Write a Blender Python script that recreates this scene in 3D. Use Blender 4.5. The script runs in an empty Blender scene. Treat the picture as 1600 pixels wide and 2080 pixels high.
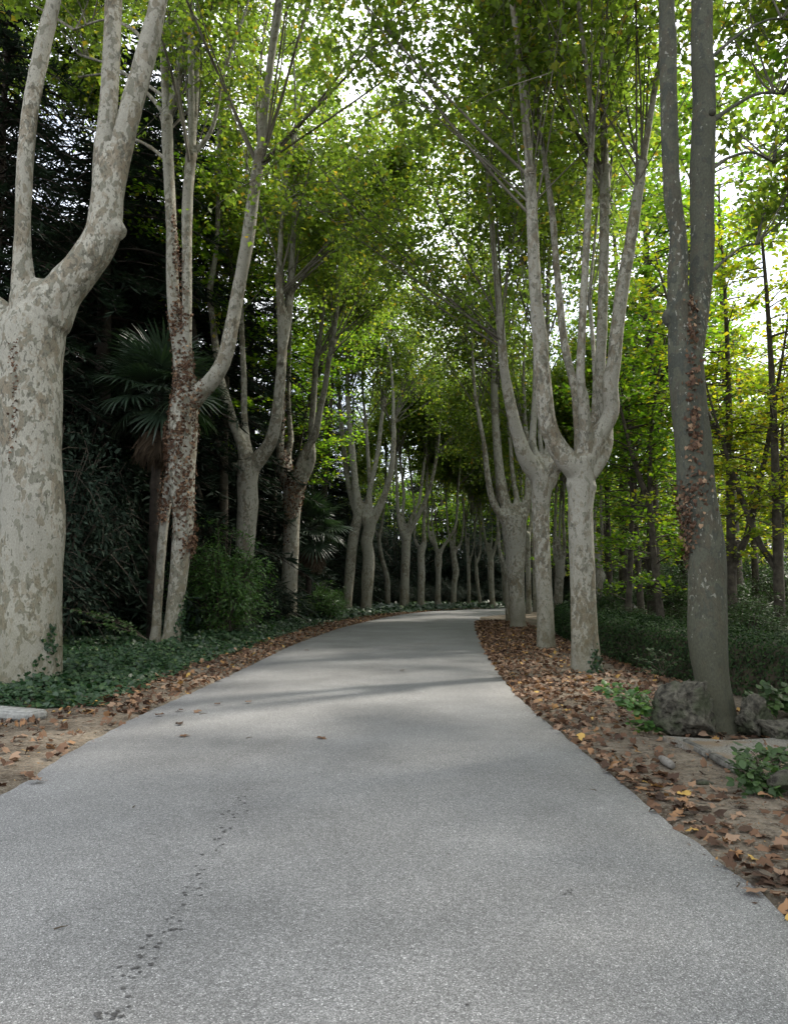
import bpy, bmesh, math
import numpy as np
from mathutils import Vector, Matrix, noise as mnoise

# ------------------------------------------------------------------ camera, sky, sun, exposure
SC = bpy.context.scene
COL = SC.collection
FPX, CX, CY = 1500.0, 800.0, 1040.0          # focal length and centre of a 1600 x 2080 frame
EYE = 1.6
PITCH = math.atan((1190.0 - CY) / FPX)

cam_d = bpy.data.cameras.new("camera")
cam = bpy.data.objects.new("camera", cam_d)
COL.objects.link(cam)
cam.location = (0, 0, EYE)
cam.rotation_euler = (math.pi / 2 + PITCH, 0, 0)
cam_d.sensor_fit = 'VERTICAL'
cam_d.sensor_height = 36.0
cam_d.lens = 36.0 * FPX / 2080.0
cam_d.clip_start = 0.05
cam_d.clip_end = 2000
SC.camera = cam

SUN_AZ, SUN_EL = math.radians(58), math.radians(46)
world = bpy.data.worlds.new("World")
SC.world = world
world.use_nodes = True
wn, wl = world.node_tree.nodes, world.node_tree.links
wn.clear()
w_out = wn.new("ShaderNodeOutputWorld")
w_bg = wn.new("ShaderNodeBackground")
w_bg.inputs["Strength"].default_value = 0.12
sky = wn.new("ShaderNodeTexSky")
sky.sky_type = 'NISHITA'
sky.sun_disc = False
sky.sun_elevation = SUN_EL
sky.sun_rotation = SUN_AZ
sky.dust_density = 2.0
w_co = wn.new("ShaderNodeTexCoord")
w_no = wn.new("ShaderNodeTexNoise")
w_no.inputs["Scale"].default_value = 3.0
w_no.inputs["Detail"].default_value = 5.0
w_mr = wn.new("ShaderNodeMapRange")
w_mr.inputs["From Min"].default_value = 0.38
w_mr.inputs["From Max"].default_value = 0.52
w_mr.inputs["To Min"].default_value = 0.35
w_mr.inputs["To Max"].default_value = 1.0
w_mx = wn.new("ShaderNodeMix")
w_mx.data_type = 'RGBA'
w_mx.inputs[7].default_value = (9.5, 9.8, 10.2, 1)     # bright thin cloud
wl.new(w_co.outputs["Generated"], w_no.inputs["Vector"])
wl.new(w_no.outputs["Fac"], w_mr.inputs["Value"])
wl.new(w_mr.outputs["Result"], w_mx.inputs[0])
wl.new(sky.outputs["Color"], w_mx.inputs[6])
wl.new(w_mx.outputs[2], w_bg.inputs["Color"])
wl.new(w_bg.outputs["Background"], w_out.inputs["Surface"])

sun_d = bpy.data.lights.new("sun", 'SUN')
sun_d.energy = 2.9
sun_d.angle = math.radians(3.5)
sun_d.color = (1.0, 0.93, 0.82)
sun = bpy.data.objects.new("sun", sun_d)
COL.objects.link(sun)
_sd = Vector((math.sin(SUN_AZ) * math.cos(SUN_EL), math.cos(SUN_AZ) * math.cos(SUN_EL), math.sin(SUN_EL)))
sun.rotation_euler = _sd.to_track_quat('Z', 'Y').to_euler()
sun.location = (20, 30, 40)

SC.view_settings.view_transform = 'Standard'
SC.view_settings.look = 'None'
SC.view_settings.exposure = 1.38
SC.view_settings.gamma = 1.0
SC.view_settings.use_curve_mapping = False
SC.render.engine = 'CYCLES'
SC.cycles.max_bounces = 9
SC.cycles.diffuse_bounces = 4
SC.cycles.glossy_bounces = 2
SC.cycles.transmission_bounces = 7
SC.cycles.transparent_max_bounces = 4
SC.cycles.caustics_reflective = False
SC.cycles.caustics_refractive = False
SC.cycles.sample_clamp_indirect = 6.0
SC.cycles.use_adaptive_sampling = True
SC.cycles.adaptive_threshold = 0.015
SC.cycles.use_denoising = True

# ------------------------------------------------------------------ geometry helpers
_cp, _sp = math.cos(PITCH), math.sin(PITCH)


def ray(u, v):
    x, y = (u - CX) / FPX, (CY - v) / FPX
    return np.array([x, _cp - y * _sp, _sp + y * _cp])


def at(u, v, Y):
    """point of the place seen in direction (u, v), Y metres ahead"""
    r = ray(u, v)
    return np.array([0, 0, EYE]) + r * (Y / r[1])


def ground(u, v, z=0.0):
    r = ray(u, v)
    return np.array([0, 0, EYE]) + r * ((z - EYE) / r[2])


def px_size(Y):
    return Y / FPX


def RNG(s):
    return np.random.default_rng(s)


def np_mesh(name, V, faces, smooth=False):
    """faces: list of int arrays (n, k)"""
    V = np.asarray(V, dtype=np.float32).reshape(-1, 3)
    if not isinstance(faces, (list, tuple)):
        faces = [faces]
    faces = [np.asarray(f, dtype=np.int32) for f in faces if len(f)]
    me = bpy.data.meshes.new(name)
    me.vertices.add(len(V))
    me.vertices.foreach_set("co", V.ravel())
    idx = np.concatenate([f.ravel() for f in faces])
    tot = np.concatenate([np.full(len(f), f.shape[1], dtype=np.int32) for f in faces])
    start = np.concatenate([[0], np.cumsum(tot)[:-1]]).astype(np.int32)
    me.loops.add(len(idx))
    me.loops.foreach_set("vertex_index", idx)
    me.polygons.add(len(tot))
    me.polygons.foreach_set("loop_start", start)
    me.polygons.foreach_set("loop_total", tot)
    if smooth:
        me.polygons.foreach_set("use_smooth", np.ones(len(tot), dtype=bool))
    me.update(calc_edges=True)
    me.validate()
    return me


class Geo:
    """collects vertices and faces of one mesh"""
    def __init__(self):
        self.V, self.F, self.n = [], {}, 0

    def add(self, V, *faces):
        V = np.asarray(V, dtype=np.float64).reshape(-1, 3)
        for f in faces:
            f = np.asarray(f)
            if len(f):
                self.F.setdefault(f.shape[1], []).append(f + self.n)
        self.V.append(V)
        self.n += len(V)
        return self

    def mesh(self, name, origin=(0, 0, 0), smooth=False):
        V = np.concatenate(self.V) - np.asarray(origin)
        return np_mesh(name, V, [np.concatenate(f) for f in self.F.values()], smooth)


def link(name, me, mat, parent=None, loc=None):
    o = bpy.data.objects.new(name, me)
    if mat is not None and me is not None:
        if not me.materials:
            me.materials.append(mat)
        elif me.materials[0] != mat:
            o.material_slots[0].link = 'OBJECT'
            o.material_slots[0].material = mat
    COL.objects.link(o)
    if parent is not None:
        o.parent = parent
    if loc is not None:
        o.location = loc
    return o


def empty(name, loc=(0, 0, 0)):
    o = bpy.data.objects.new(name, None)
    o.empty_display_size = 0.2
    o.location = loc
    COL.objects.link(o)
    return o


def tag(o, label=None, cat=None, group=None, kind=None):
    if label:
        o["label"] = label
    if cat:
        o["category"] = cat
    if group:
        o["group"] = group
    if kind:
        o["kind"] = kind
    return o


def copy_tree(src, loc, rotz=0.0, scale=1.0):
    r = src.copy()
    COL.objects.link(r)
    r.location = loc
    r.rotation_euler = (0, 0, rotz)
    r.scale = (scale, scale, scale) if np.isscalar(scale) else scale
    for ch in list(src.children):
        c = ch.copy()
        COL.objects.link(c)
        c.parent = r
        for g in list(ch.children):
            d = g.copy()
            COL.objects.link(d)
            d.parent = c
    return r


def norm(a):
    a = np.asarray(a, dtype=float)
    return a / (np.linalg.norm(a, axis=-1, keepdims=True) + 1e-9)


def spline(P, R, step):
    """Catmull-Rom through control points, resampled"""
    P, R = np.asarray(P, float), np.asarray(R, float)
    if len(P) < 3:
        n = max(2, int(np.linalg.norm(P[-1] - P[0]) / step) + 1)
        t = np.linspace(0, 1, n)[:, None]
        return P[0] + (P[-1] - P[0]) * t, R[0] + (R[-1] - R[0]) * t[:, 0]
    Q = np.vstack([2 * P[0] - P[1], P, 2 * P[-1] - P[-2]])
    outP, outR = [], []
    for i in range(len(P) - 1):
        p0, p1, p2, p3 = Q[i:i + 4]
        n = max(2, int(np.linalg.norm(p2 - p1) / step))
        t = np.linspace(0, 1, n, endpoint=False)[:, None]
        c = 0.5 * (2 * p1 + (p2 - p0) * t + (2 * p0 - 5 * p1 + 4 * p2 - p3) * t ** 2 + (3 * p1 - p0 - 3 * p2 + p3) * t ** 3)
        outP.append(c)
        s = (3 * t ** 2 - 2 * t ** 3)[:, 0]
        outR.append(R[i] + (R[i + 1] - R[i]) * s)
    outP.append(P[-1:])
    outR.append(R[-1:])
    return np.vstack(outP), np.concatenate(outR)


def tube(P, R, sides=8, caps=True, wob=0.0, rng=None):
    P, R = np.asarray(P, float), np.asarray(R, float)
    n = len(P)
    T = np.gradient(P, axis=0) if n > 2 else np.repeat((P[1] - P[0])[None], n, 0)
    T = norm(T)
    ref = np.array([0.31, 0.95, 0.02]) if abs(T[0, 1]) < 0.9 else np.array([1.0, 0, 0])
    A = norm(np.cross(T, ref))
    B = np.cross(T, A)
    a = np.linspace(0, 2 * np.pi, sides, endpoint=False)
    rr = R[:, None] * np.ones((1, sides))
    if wob and rng is not None:
        k = np.arange(n)[:, None]
        ph = rng.uniform(0, 6.28, 6)
        rr = rr * (1 + wob * (np.sin(2 * a[None] + 0.23 * k + ph[0]) * 0.6 + np.sin(3 * a[None] - 0.31 * k + ph[1]) * 0.4
                              + np.sin(0.45 * k + ph[2]) * 0.5 + np.sin(0.17 * k + a[None] + ph[3]) * 0.5))
    V = P[:, None] + A[:, None] * (np.cos(a)[None, :, None] * rr[..., None]) + B[:, None] * (np.sin(a)[None, :, None] * rr[..., None])
    V = V.reshape(-1, 3)
    i = np.arange(n - 1)[:, None] * sides
    j = np.arange(sides)[None]
    j2 = (j + 1) % sides
    F = np.stack([i + j, i + j2, i + sides + j2, i + sides + j], -1).reshape(-1, 4)
    if not caps:
        return V, F, np.zeros((0, 3), int)
    V = np.vstack([V, P[:1], P[-1:]])
    c0, c1 = len(V) - 2, len(V) - 1
    jj = np.arange(sides)
    jn = (jj + 1) % sides
    tri = np.vstack([np.stack([jn, jj, np.full(sides, c0)], -1),
                     np.stack([(n - 1) * sides + jj, (n - 1) * sides + jn, np.full(sides, c1)], -1)])
    return V, F, tri


_ico = {}


def ico(sub):
    if sub not in _ico:
        bm = bmesh.new()
        bmesh.ops.create_icosphere(bm, subdivisions=sub, radius=1.0)
        V = np.array([v.co[:] for v in bm.verts])
        F = np.array([[v.index for v in f.verts] for f in bm.faces])
        bm.free()
        _ico[sub] = (V, F)
    return _ico[sub]


# leaf shapes, unit length along +Y, stalk at the origin, normal +Z
def _fan(outline, zc=0.03):
    o = np.array(outline, float)
    V = np.vstack([[0, 0.42, zc], o])
    n = len(o)
    F = np.stack([np.zeros(n, int), 1 + np.arange(n), 1 + (np.arange(n) + 1) % n], -1)
    return V, F


LOBED = _fan([(0, 0, 0), (0.22, 0.06, -.02), (0.40, -0.02, -.08), (0.36, 0.22, -.03), (0.60, 0.42, -.13), (0.30, 0.52, 0), (0.30, 0.72, -.05), (0, 1.0, -.12),
              (-0.30, 0.72, -.05), (-0.30, 0.52, 0), (-0.60, 0.42, -.13), (-0.36, 0.22, -.03), (-0.40, -0.02, -.08), (-0.22, 0.06, -.02)])
STAR = _fan([(0, 0, 0), (0.52, 0.16, -.10), (0.26, 0.45, .0), (0.42, 0.74, -.08), (0, 1.0, -.10), (-0.42, 0.74, -.08), (-0.26, 0.45, 0), (-0.52, 0.16, -.10)])
MAPLE = (np.array([(0, 0, 0), (0.52, 0.28, -.10), (0.22, 0.55, -.02), (0, 1.0, -.10), (-0.22, 0.55, -.02), (-0.52, 0.28, -.10)], float), np.array([[0, 1, 2], [0, 2, 3], [0, 3, 4], [0, 4, 5]]))
KITE = (np.array([(0, 0, 0), (0.42, 0.42, -.10), (0, 1.0, -.05), (-0.42, 0.42, -.10)], float), np.array([[0, 1, 2], [0, 2, 3]]))
BLADE = (np.array([(0, 0, 0), (0.17, 0.45, -.04), (0, 1.0, -.1), (-0.17, 0.45, -.04)], float), np.array([[0, 1, 2], [0, 2, 3]]))
NEEDLE = (np.array([(-0.05, 0, 0), (0.05, 0, 0), (0.13, 0.5, -.05), (0.0, 1.0, -.12), (-0.13, 0.5, -.05)], float), np.array([[0, 1, 2], [0, 2, 4], [4, 2, 3]]))
IVY = (np.array([(0, 0.12, .02), (0.38, 0.0, -.08), (0.44, 0.42, -.06), (0, 1.0, -.06), (-0.44, 0.42, -.06), (-0.38, 0.0, -.08)], float),
       np.array([[0, 1, 2], [0, 2, 3], [0, 3, 4], [0, 4, 5]]))


def scatter(P, Nrm, Tip, size, tmpl, width=1.0):
    """one leaf per row: position, normal, tip direction, length"""
    TV, TF = tmpl
    N_ = norm(Nrm)
    T_ = Tip - (Tip * N_).sum(-1, keepdims=True) * N_
    T_ = norm(T_)
    X_ = np.cross(T_, N_)
    s = np.asarray(size)[:, None, None]
    V = P[:, None] + s * (X_[:, None] * TV[None, :, 0:1] * width + T_[:, None] * TV[None, :, 1:2] + N_[:, None] * TV[None, :, 2:3])
    F = TF[None] + (np.arange(len(P)) * len(TV))[:, None, None]
    return V.reshape(-1, 3), F.reshape(-1, TF.shape[1])


# ------------------------------------------------------------------ materials
def new_mat(name):
    m = bpy.data.materials.new(name)
    m.use_nodes = True
    nt = m.node_tree
    nt.nodes.clear()
    out = nt.nodes.new("ShaderNodeOutputMaterial")
    return m, nt, out


def nd(nt, typ, **kw):
    n = nt.nodes.new(typ)
    for k, v in kw.items():
        if k.startswith("i_"):
            n.inputs[k[2:].replace("_", " ")].default_value = v
        else:
            setattr(n, k, v)
    return n


def ramp(nt, stops, interp='LINEAR'):
    r = nt.nodes.new("ShaderNodeValToRGB")
    cr = r.color_ramp
    cr.interpolation = interp
    while len(cr.elements) < len(stops):
        cr.elements.new(0.5)
    for e, (p, c) in zip(cr.elements, stops):
        e.position = p
        e.color = (c[0], c[1], c[2], 1) if not np.isscalar(c) else (c, c, c, 1)
    return r


def mixc(nt, fac, a, b, mode='MIX'):
    m = nt.nodes.new("ShaderNodeMix")
    m.data_type = 'RGBA'
    m.blend_type = mode
    for sock, val in ((0, fac), (6, a), (7, b)):
        if hasattr(val, "links"):
            nt.links.new(val, m.inputs[sock])
        elif sock == 0:
            m.inputs[0].default_value = val
        else:
            m.inputs[sock].default_value = (val[0], val[1], val[2], 1)
    return m.outputs[2]


def leaf_mat(name, stops, trans=0.45, tmul=(1.5, 2.0, 0.7), rough=0.5, spec=0.3, per_object=False):
    m, nt, out = new_mat(name)
    if per_object:
        g = nd(nt, "ShaderNodeObjectInfo")
        src = g.outputs["Random"]
    else:
        g = nd(nt, "ShaderNodeNewGeometry")
        src = g.outputs["Random Per Island"]
    r = ramp(nt, stops)
    nt.links.new(src, r.inputs["Fac"])
    p = nd(nt, "ShaderNodeBsdfPrincipled", i_Roughness=rough)
    p.inputs["Specular IOR Level"].default_value = spec
    nt.links.new(r.outputs["Color"], p.inputs["Base Color"])
    if trans > 0:
        t = nd(nt, "ShaderNodeBsdfTranslucent")
        tc = mixc(nt, 1.0, r.outputs["Color"], tmul, 'MULTIPLY')
        nt.links.new(tc, t.inputs["Color"])
        mx = nd(nt, "ShaderNodeMixShader")
        mx.inputs[0].default_value = trans
        nt.links.new(p.outputs[0], mx.inputs[1])
        nt.links.new(t.outputs[0], mx.inputs[2])
        nt.links.new(mx.outputs[0], out.inputs["Surface"])
    else:
        nt.links.new(p.outputs[0], out.inputs["Surface"])
    return m


def bark_mat(name, pale, grey, brown, patch=0.5, scale=7.0, brown_amt=0.5, bump=0.35, fleck=None):
    """flaking plane-tree bark: pale ground, grey and olive plates with crisp outlines"""
    m, nt, out = new_mat(name)
    co = nd(nt, "ShaderNodeTexCoord")
    oi = nd(nt, "ShaderNodeObjectInfo")
    off = nd(nt, "ShaderNodeVectorMath", operation='SCALE')
    off.inputs[0].default_value = (37, 53, 71)
    nt.links.new(oi.outputs["Random"], off.inputs["Scale"])
    add = nd(nt, "ShaderNodeVectorMath", operation='ADD')
    nt.links.new(co.outputs["Object"], add.inputs[0])
    nt.links.new(off.outputs[0], add.inputs[1])
    mp = nd(nt, "ShaderNodeMapping")
    mp.inputs["Scale"].default_value = (1, 1, 0.6)
    nt.links.new(add.outputs[0], mp.inputs["Vector"])

    big = nd(nt, "ShaderNodeTexNoise", i_Scale=1.0, i_Detail=3.0)
    nt.links.new(add.outputs[0], big.inputs["Vector"])
    def plates(sc, lo, hi, seed):
        sh = nd(nt, "ShaderNodeVectorMath", operation='ADD')
        sh.inputs[1].default_value = (seed, seed * 1.7, -seed)
        nt.links.new(mp.outputs[0], sh.inputs[0])
        n = nd(nt, "ShaderNodeTexNoise", i_Scale=sc, i_Detail=2.5, i_Roughness=0.5, i_Distortion=0.35)
        nt.links.new(sh.outputs[0], n.inputs["Vector"])
        r = ramp(nt, [(lo, 0.0), (hi, 1.0)])
        sc_ = nd(nt, "ShaderNodeMath", operation='MULTIPLY_ADD')
        sc_.inputs[1].default_value = 0.42
        sc_.inputs[2].default_value = -0.21
        nt.links.new(big.outputs["Fac"], sc_.inputs[0])
        ad = nd(nt, "ShaderNodeMath", operation='ADD')
        nt.links.new(n.outputs["Fac"], ad.inputs[0])
        nt.links.new(sc_.outputs[0], ad.inputs[1])
        nt.links.new(ad.outputs[0], r.inputs["Fac"])
        return r.outputs["Color"], n.outputs["Fac"]
    tone = ramp(nt, [(0.35, [c * 0.74 for c in pale]), (0.65, pale)])
    nt.links.new(big.outputs["Fac"], tone.inputs["Fac"])
    h = 0.5 + (0.5 - patch) * 0.22
    a, af = plates(scale, h, h + 0.02, 0.0)
    b, bf = plates(scale * 0.62, h + 0.06, h + 0.08, 11.3)
    c, cf = plates(scale * (2.3 if fleck is None else 3.0), *((0.60, 0.63) if fleck is None else (0.68, 0.70)), 5.1)
    d, df = plates(scale * 1.4, 0.60 - 0.1 * brown_amt, 0.64 - 0.1 * brown_amt, 23.0)
    col = mixc(nt, a, tone.outputs["Color"], grey)
    col = mixc(nt, b, col, [(g * 0.55 + p * 0.45) for g, p in zip(grey, brown)])
    dd = nd(nt, "ShaderNodeMath", operation='MULTIPLY')
    nt.links.new(d, dd.inputs[0])
    nt.links.new(big.outputs["Fac"], dd.inputs[1])
    col = mixc(nt, dd.outputs[0], col, brown)
    cm = nd(nt, "ShaderNodeMath", operation='MULTIPLY')
    cm.inputs[1].default_value = 0.65
    nt.links.new(c, cm.inputs[0])
    col = mixc(nt, cm.outputs[0], col, fleck or [g * 0.45 for g in grey])
    # greenish, browner foot of the trunk
    sep = nd(nt, "ShaderNodeSeparateXYZ")
    nt.links.new(co.outputs["Object"], sep.inputs[0])
    ft = nd(nt, "ShaderNodeMapRange")
    ft.inputs["From Min"].default_value = 0.1
    ft.inputs["From Max"].default_value = 2.6
    ft.inputs["To Min"].default_value = 1.1
    ft.inputs["To Max"].default_value = 0.0
    nt.links.new(sep.outputs["Z"], ft.inputs["Value"])
    fm = nd(nt, "ShaderNodeMath", operation='MULTIPLY')
    nt.links.new(ft.outputs[0], fm.inputs[0])
    nt.links.new(bf, fm.inputs[1])
    col = mixc(nt, fm.outputs[0], col, [brown[0] * 0.75, brown[1] * 0.82, brown[2] * 0.7])
    fine = nd(nt, "ShaderNodeTexNoise", i_Scale=55.0, i_Detail=3.0)
    nt.links.new(mp.outputs[0], fine.inputs["Vector"])
    fr = ramp(nt, [(0.3, 0.78), (0.7, 1.1)])
    nt.links.new(fine.outputs["Fac"], fr.inputs["Fac"])
    col = mixc(nt, 1.0, col, fr.outputs["Color"], 'MULTIPLY')
    p = nd(nt, "ShaderNodeBsdfPrincipled", i_Roughness=0.85)
    p.inputs["Specular IOR Level"].default_value = 0.15
    nt.links.new(col, p.inputs["Base Color"])
    hs = nd(nt, "ShaderNodeMath", operation='ADD')
    nt.links.new(a, hs.inputs[0])
    nt.links.new(fine.outputs["Fac"], hs.inputs[1])
    bp = nd(nt, "ShaderNodeBump", i_Strength=bump, i_Distance=0.012)
    nt.links.new(hs.outputs[0], bp.inputs["Height"])
    nt.links.new(bp.outputs[0], p.inputs["Normal"])
    nt.links.new(p.outputs[0], out.inputs["Surface"])
    return m


def noisy_mat(name, c0, c1, scale, rough=0.9, bump=0.4, dist=0.02, detail=6.0, c2=None, scale2=None, spec=0.2):
    m, nt, out = new_mat(name)
    co = nd(nt, "ShaderNodeTexCoord")
    n = nd(nt, "ShaderNodeTexNoise", i_Scale=scale, i_Detail=detail, i_Roughness=0.6)
    nt.links.new(co.outputs["Object"], n.inputs["Vector"])
    r = ramp(nt, [(0.35, c0), (0.65, c1)])
    nt.links.new(n.outputs["Fac"], r.inputs["Fac"])
    col = r.outputs["Color"]
    if c2 is not None:
        n2 = nd(nt, "ShaderNodeTexNoise", i_Scale=scale2, i_Detail=4.0)
        nt.links.new(co.outputs["Object"], n2.inputs["Vector"])
        r2 = ramp(nt, [(0.48, 0.0), (0.6, 1.0)])
        nt.links.new(n2.outputs["Fac"], r2.inputs["Fac"])
        col = mixc(nt, r2.outputs["Color"], col, c2)
    p = nd(nt, "ShaderNodeBsdfPrincipled", i_Roughness=rough)
    p.inputs["Specular IOR Level"].default_value = spec
    nt.links.new(col, p.inputs["Base Color"])
    bp = nd(nt, "ShaderNodeBump", i_Strength=bump, i_Distance=dist)
    nt.links.new(n.outputs["Fac"], bp.inputs["Height"])
    nt.links.new(bp.outputs[0], p.inputs["Normal"])
    nt.links.new(p.outputs[0], out.inputs["Surface"])
    return m


def asphalt_mat():
    m, nt, out = new_mat("asphalt")
    co = nd(nt, "ShaderNodeTexCoord")
    big = nd(nt, "ShaderNodeTexNoise", i_Scale=0.6, i_Detail=7.0, i_Roughness=0.62)
    nt.links.new(co.outputs["Object"], big.inputs["Vector"])
    mid = nd(nt, "ShaderNodeTexNoise", i_Scale=45.0, i_Detail=4.0, i_Roughness=0.75)
    nt.links.new(co.outputs["Object"], mid.inputs["Vector"])
    vo = nd(nt, "ShaderNodeTexVoronoi", i_Scale=185.0)
    nt.links.new(co.outputs["Object"], vo.inputs["Vector"])
    stone = ramp(nt, [(0.0, 0.095), (0.4, 0.148), (0.75, 0.20), (0.94, 0.26), (0.985, 0.40)])
    sp = nd(nt, "ShaderNodeSeparateColor")
    nt.links.new(vo.outputs["Color"], sp.inputs[0])
    nt.links.new(sp.outputs[0], stone.inputs["Fac"])
    gap = ramp(nt, [(0.45, 1.0), (0.8, 0.55)])
    nt.links.new(vo.outputs["Distance"], gap.inputs["Fac"])
    col = mixc(nt, 1.0, stone.outputs["Color"], gap.outputs["Color"], 'MULTIPLY')
    br = ramp(nt, [(0.32, (0.76, 0.757, 0.75)), (0.68, (1.2, 1.197, 1.185))])
    nt.links.new(big.outputs["Fac"], br.inputs["Fac"])
    col = mixc(nt, 1.0, col, br.outputs["Color"], 'MULTIPLY')
    mr = ramp(nt, [(0.3, 0.72), (0.7, 1.25)])
    nt.links.new(mid.outputs["Fac"], mr.inputs["Fac"])
    col = mixc(nt, 1.0, col, mr.outputs["Color"], 'MULTIPLY')
    p = nd(nt, "ShaderNodeBsdfPrincipled", i_Roughness=0.72)
    p.inputs["Specular IOR Level"].default_value = 0.3
    nt.links.new(col, p.inputs["Base Color"])
    bp = nd(nt, "ShaderNodeBump", i_Strength=0.5, i_Distance=0.004)
    nt.links.new(mid.outputs["Fac"], bp.inputs["Height"])
    nt.links.new(bp.outputs[0], p.inputs["Normal"])
    nt.links.new(p.outputs[0], out.inputs["Surface"])
    return m


def soil_mat():
    m, nt, out = new_mat("soil")
    co = nd(nt, "ShaderNodeTexCoord")
    big = nd(nt, "ShaderNodeTexNoise", i_Scale=0.9, i_Detail=6.0, i_Roughness=0.6)
    mid = nd(nt, "ShaderNodeTexNoise", i_Scale=14.0, i_Detail=10.0, i_Roughness=0.78)
    peb = nd(nt, "ShaderNodeTexVoronoi", i_Scale=70.0)
    for n in (big, mid, peb):
        nt.links.new(co.outputs["Object"], n.inputs["Vector"])
    r1 = ramp(nt, [(0.36, (0.072, 0.056, 0.041)), (0.62, (0.185, 0.155, 0.12))])
    nt.links.new(big.outputs["Fac"], r1.inputs["Fac"])
    r2 = ramp(nt, [(0.36, 0.45), (0.64, 1.45)])
    nt.links.new(mid.outputs["Fac"], r2.inputs["Fac"])
    col = mixc(nt, 1.0, r1.outputs["Color"], r2.outputs["Color"], 'MULTIPLY')
    sp = nd(nt, "ShaderNodeSeparateColor")
    nt.links.new(peb.outputs["Color"], sp.inputs[0])
    r3 = ramp(nt, [(0.84, 0.0), (0.88, 0.7)])
    nt.links.new(sp.outputs[0], r3.inputs["Fac"])
    col = mixc(nt, r3.outputs["Color"], col, (0.20, 0.18, 0.15))
    p = nd(nt, "ShaderNodeBsdfPrincipled", i_Roughness=0.95)
    p.inputs["Specular IOR Level"].default_value = 0.1
    nt.links.new(col, p.inputs["Base Color"])
    bp = nd(nt, "ShaderNodeBump", i_Strength=1.0, i_Distance=0.03)
    nt.links.new(mid.outputs["Fac"], bp.inputs["Height"])
    nt.links.new(bp.outputs[0], p.inputs["Normal"])
    nt.links.new(p.outputs[0], out.inputs["Surface"])
    return m


GREEN = [(0.0, (0.055, 0.085, 0.022)), (0.45, (0.085, 0.125, 0.028)), (0.8, (0.12, 0.165, 0.034)), (0.965, (0.17, 0.17, 0.03)), (1.0, (0.22, 0.14, 0.03))]
M = {}
M["asphalt"] = asphalt_mat()
M["soil"] = soil_mat()
M["gravel"] = noisy_mat("gravel", (0.09, 0.085, 0.072), (0.24, 0.225, 0.195), 55.0, bump=1.0, dist=0.02, c2=(0.16, 0.12, 0.08), scale2=2.0)
M["bark"] = bark_mat("plane_bark", (0.28, 0.272, 0.23), (0.142, 0.138, 0.11), (0.135, 0.11, 0.078), 0.36, 8.0)
M["bark_near"] = bark_mat("plane_bark_mottled", (0.295, 0.288, 0.245), (0.148, 0.145, 0.116), (0.17, 0.142, 0.102), 0.30, 8.0, 0.45)
M["bark_smooth"] = bark_mat("plane_bark_smooth", (0.29, 0.282, 0.24), (0.162, 0.158, 0.128), (0.135, 0.108, 0.072), 0.22, 8.0, 0.65)
M["bark_shaded"] = bark_mat("plane_bark_shaded", (0.072, 0.075, 0.057), (0.046, 0.050, 0.041), (0.07, 0.062, 0.045), 0.35, 9.0, 0.2, fleck=(0.24, 0.24, 0.21))  # smooth greenish grey bark, the tree's backlit shade added into its base colour
M["bark_branch"] = noisy_mat("branch_bark", (0.05, 0.045, 0.033), (0.16, 0.15, 0.125), 0.9, bump=0.1)
M["bark_wood"] = noisy_mat("woodland_bark", (0.030, 0.026, 0.020), (0.075, 0.065, 0.05), 6.0, bump=0.8, dist=0.03)
M["leaf"] = leaf_mat("plane_leaf", GREEN, 0.56, (2.2, 2.4, 0.95))
M["leaf_wood"] = leaf_mat("woodland_leaf", [(0, (0.035, 0.075, 0.012)), (0.5, (0.065, 0.12, 0.016)), (0.9, (0.11, 0.16, 0.02)), (1, (0.20, 0.16, 0.025))], 0.55, (2.7, 2.9, 0.9))
M["leaf_yellow"] = leaf_mat("yellowing_leaf", [(0, (0.075, 0.12, 0.015)), (0.5, (0.13, 0.175, 0.02)), (0.88, (0.21, 0.21, 0.024)), (1, (0.25, 0.16, 0.03))], 0.55, (2.3, 2.4, 0.7))
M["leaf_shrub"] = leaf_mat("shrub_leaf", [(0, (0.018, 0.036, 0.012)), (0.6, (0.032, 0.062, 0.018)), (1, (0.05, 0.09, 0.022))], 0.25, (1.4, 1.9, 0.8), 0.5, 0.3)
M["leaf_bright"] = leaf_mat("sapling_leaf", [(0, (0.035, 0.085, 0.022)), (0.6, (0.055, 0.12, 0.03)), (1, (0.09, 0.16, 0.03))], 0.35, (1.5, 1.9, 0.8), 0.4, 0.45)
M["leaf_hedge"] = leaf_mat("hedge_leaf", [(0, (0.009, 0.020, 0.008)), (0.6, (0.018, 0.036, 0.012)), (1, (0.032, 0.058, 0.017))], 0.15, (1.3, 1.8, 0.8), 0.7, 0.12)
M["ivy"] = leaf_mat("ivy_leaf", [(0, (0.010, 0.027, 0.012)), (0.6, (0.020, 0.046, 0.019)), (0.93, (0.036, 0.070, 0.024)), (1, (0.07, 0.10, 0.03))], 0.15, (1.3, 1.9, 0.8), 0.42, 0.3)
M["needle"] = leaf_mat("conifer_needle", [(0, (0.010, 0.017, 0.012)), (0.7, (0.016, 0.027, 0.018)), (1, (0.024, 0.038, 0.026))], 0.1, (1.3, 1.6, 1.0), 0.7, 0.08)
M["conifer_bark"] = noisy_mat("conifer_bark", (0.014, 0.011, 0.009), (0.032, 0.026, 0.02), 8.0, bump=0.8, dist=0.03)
M["frond"] = leaf_mat("palm_frond", [(0, (0.014, 0.026, 0.017)), (0.8, (0.026, 0.044, 0.027)), (1, (0.04, 0.062, 0.034))], 0.2, (1.4, 1.8, 0.8), 0.35, 0.5)
M["dead_frond"] = leaf_mat("dead_palm_frond", [(0, (0.025, 0.019, 0.013)), (1, (0.06, 0.044, 0.029))], 0.1, (1, 1, 1), 0.8, 0.1)
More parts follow.
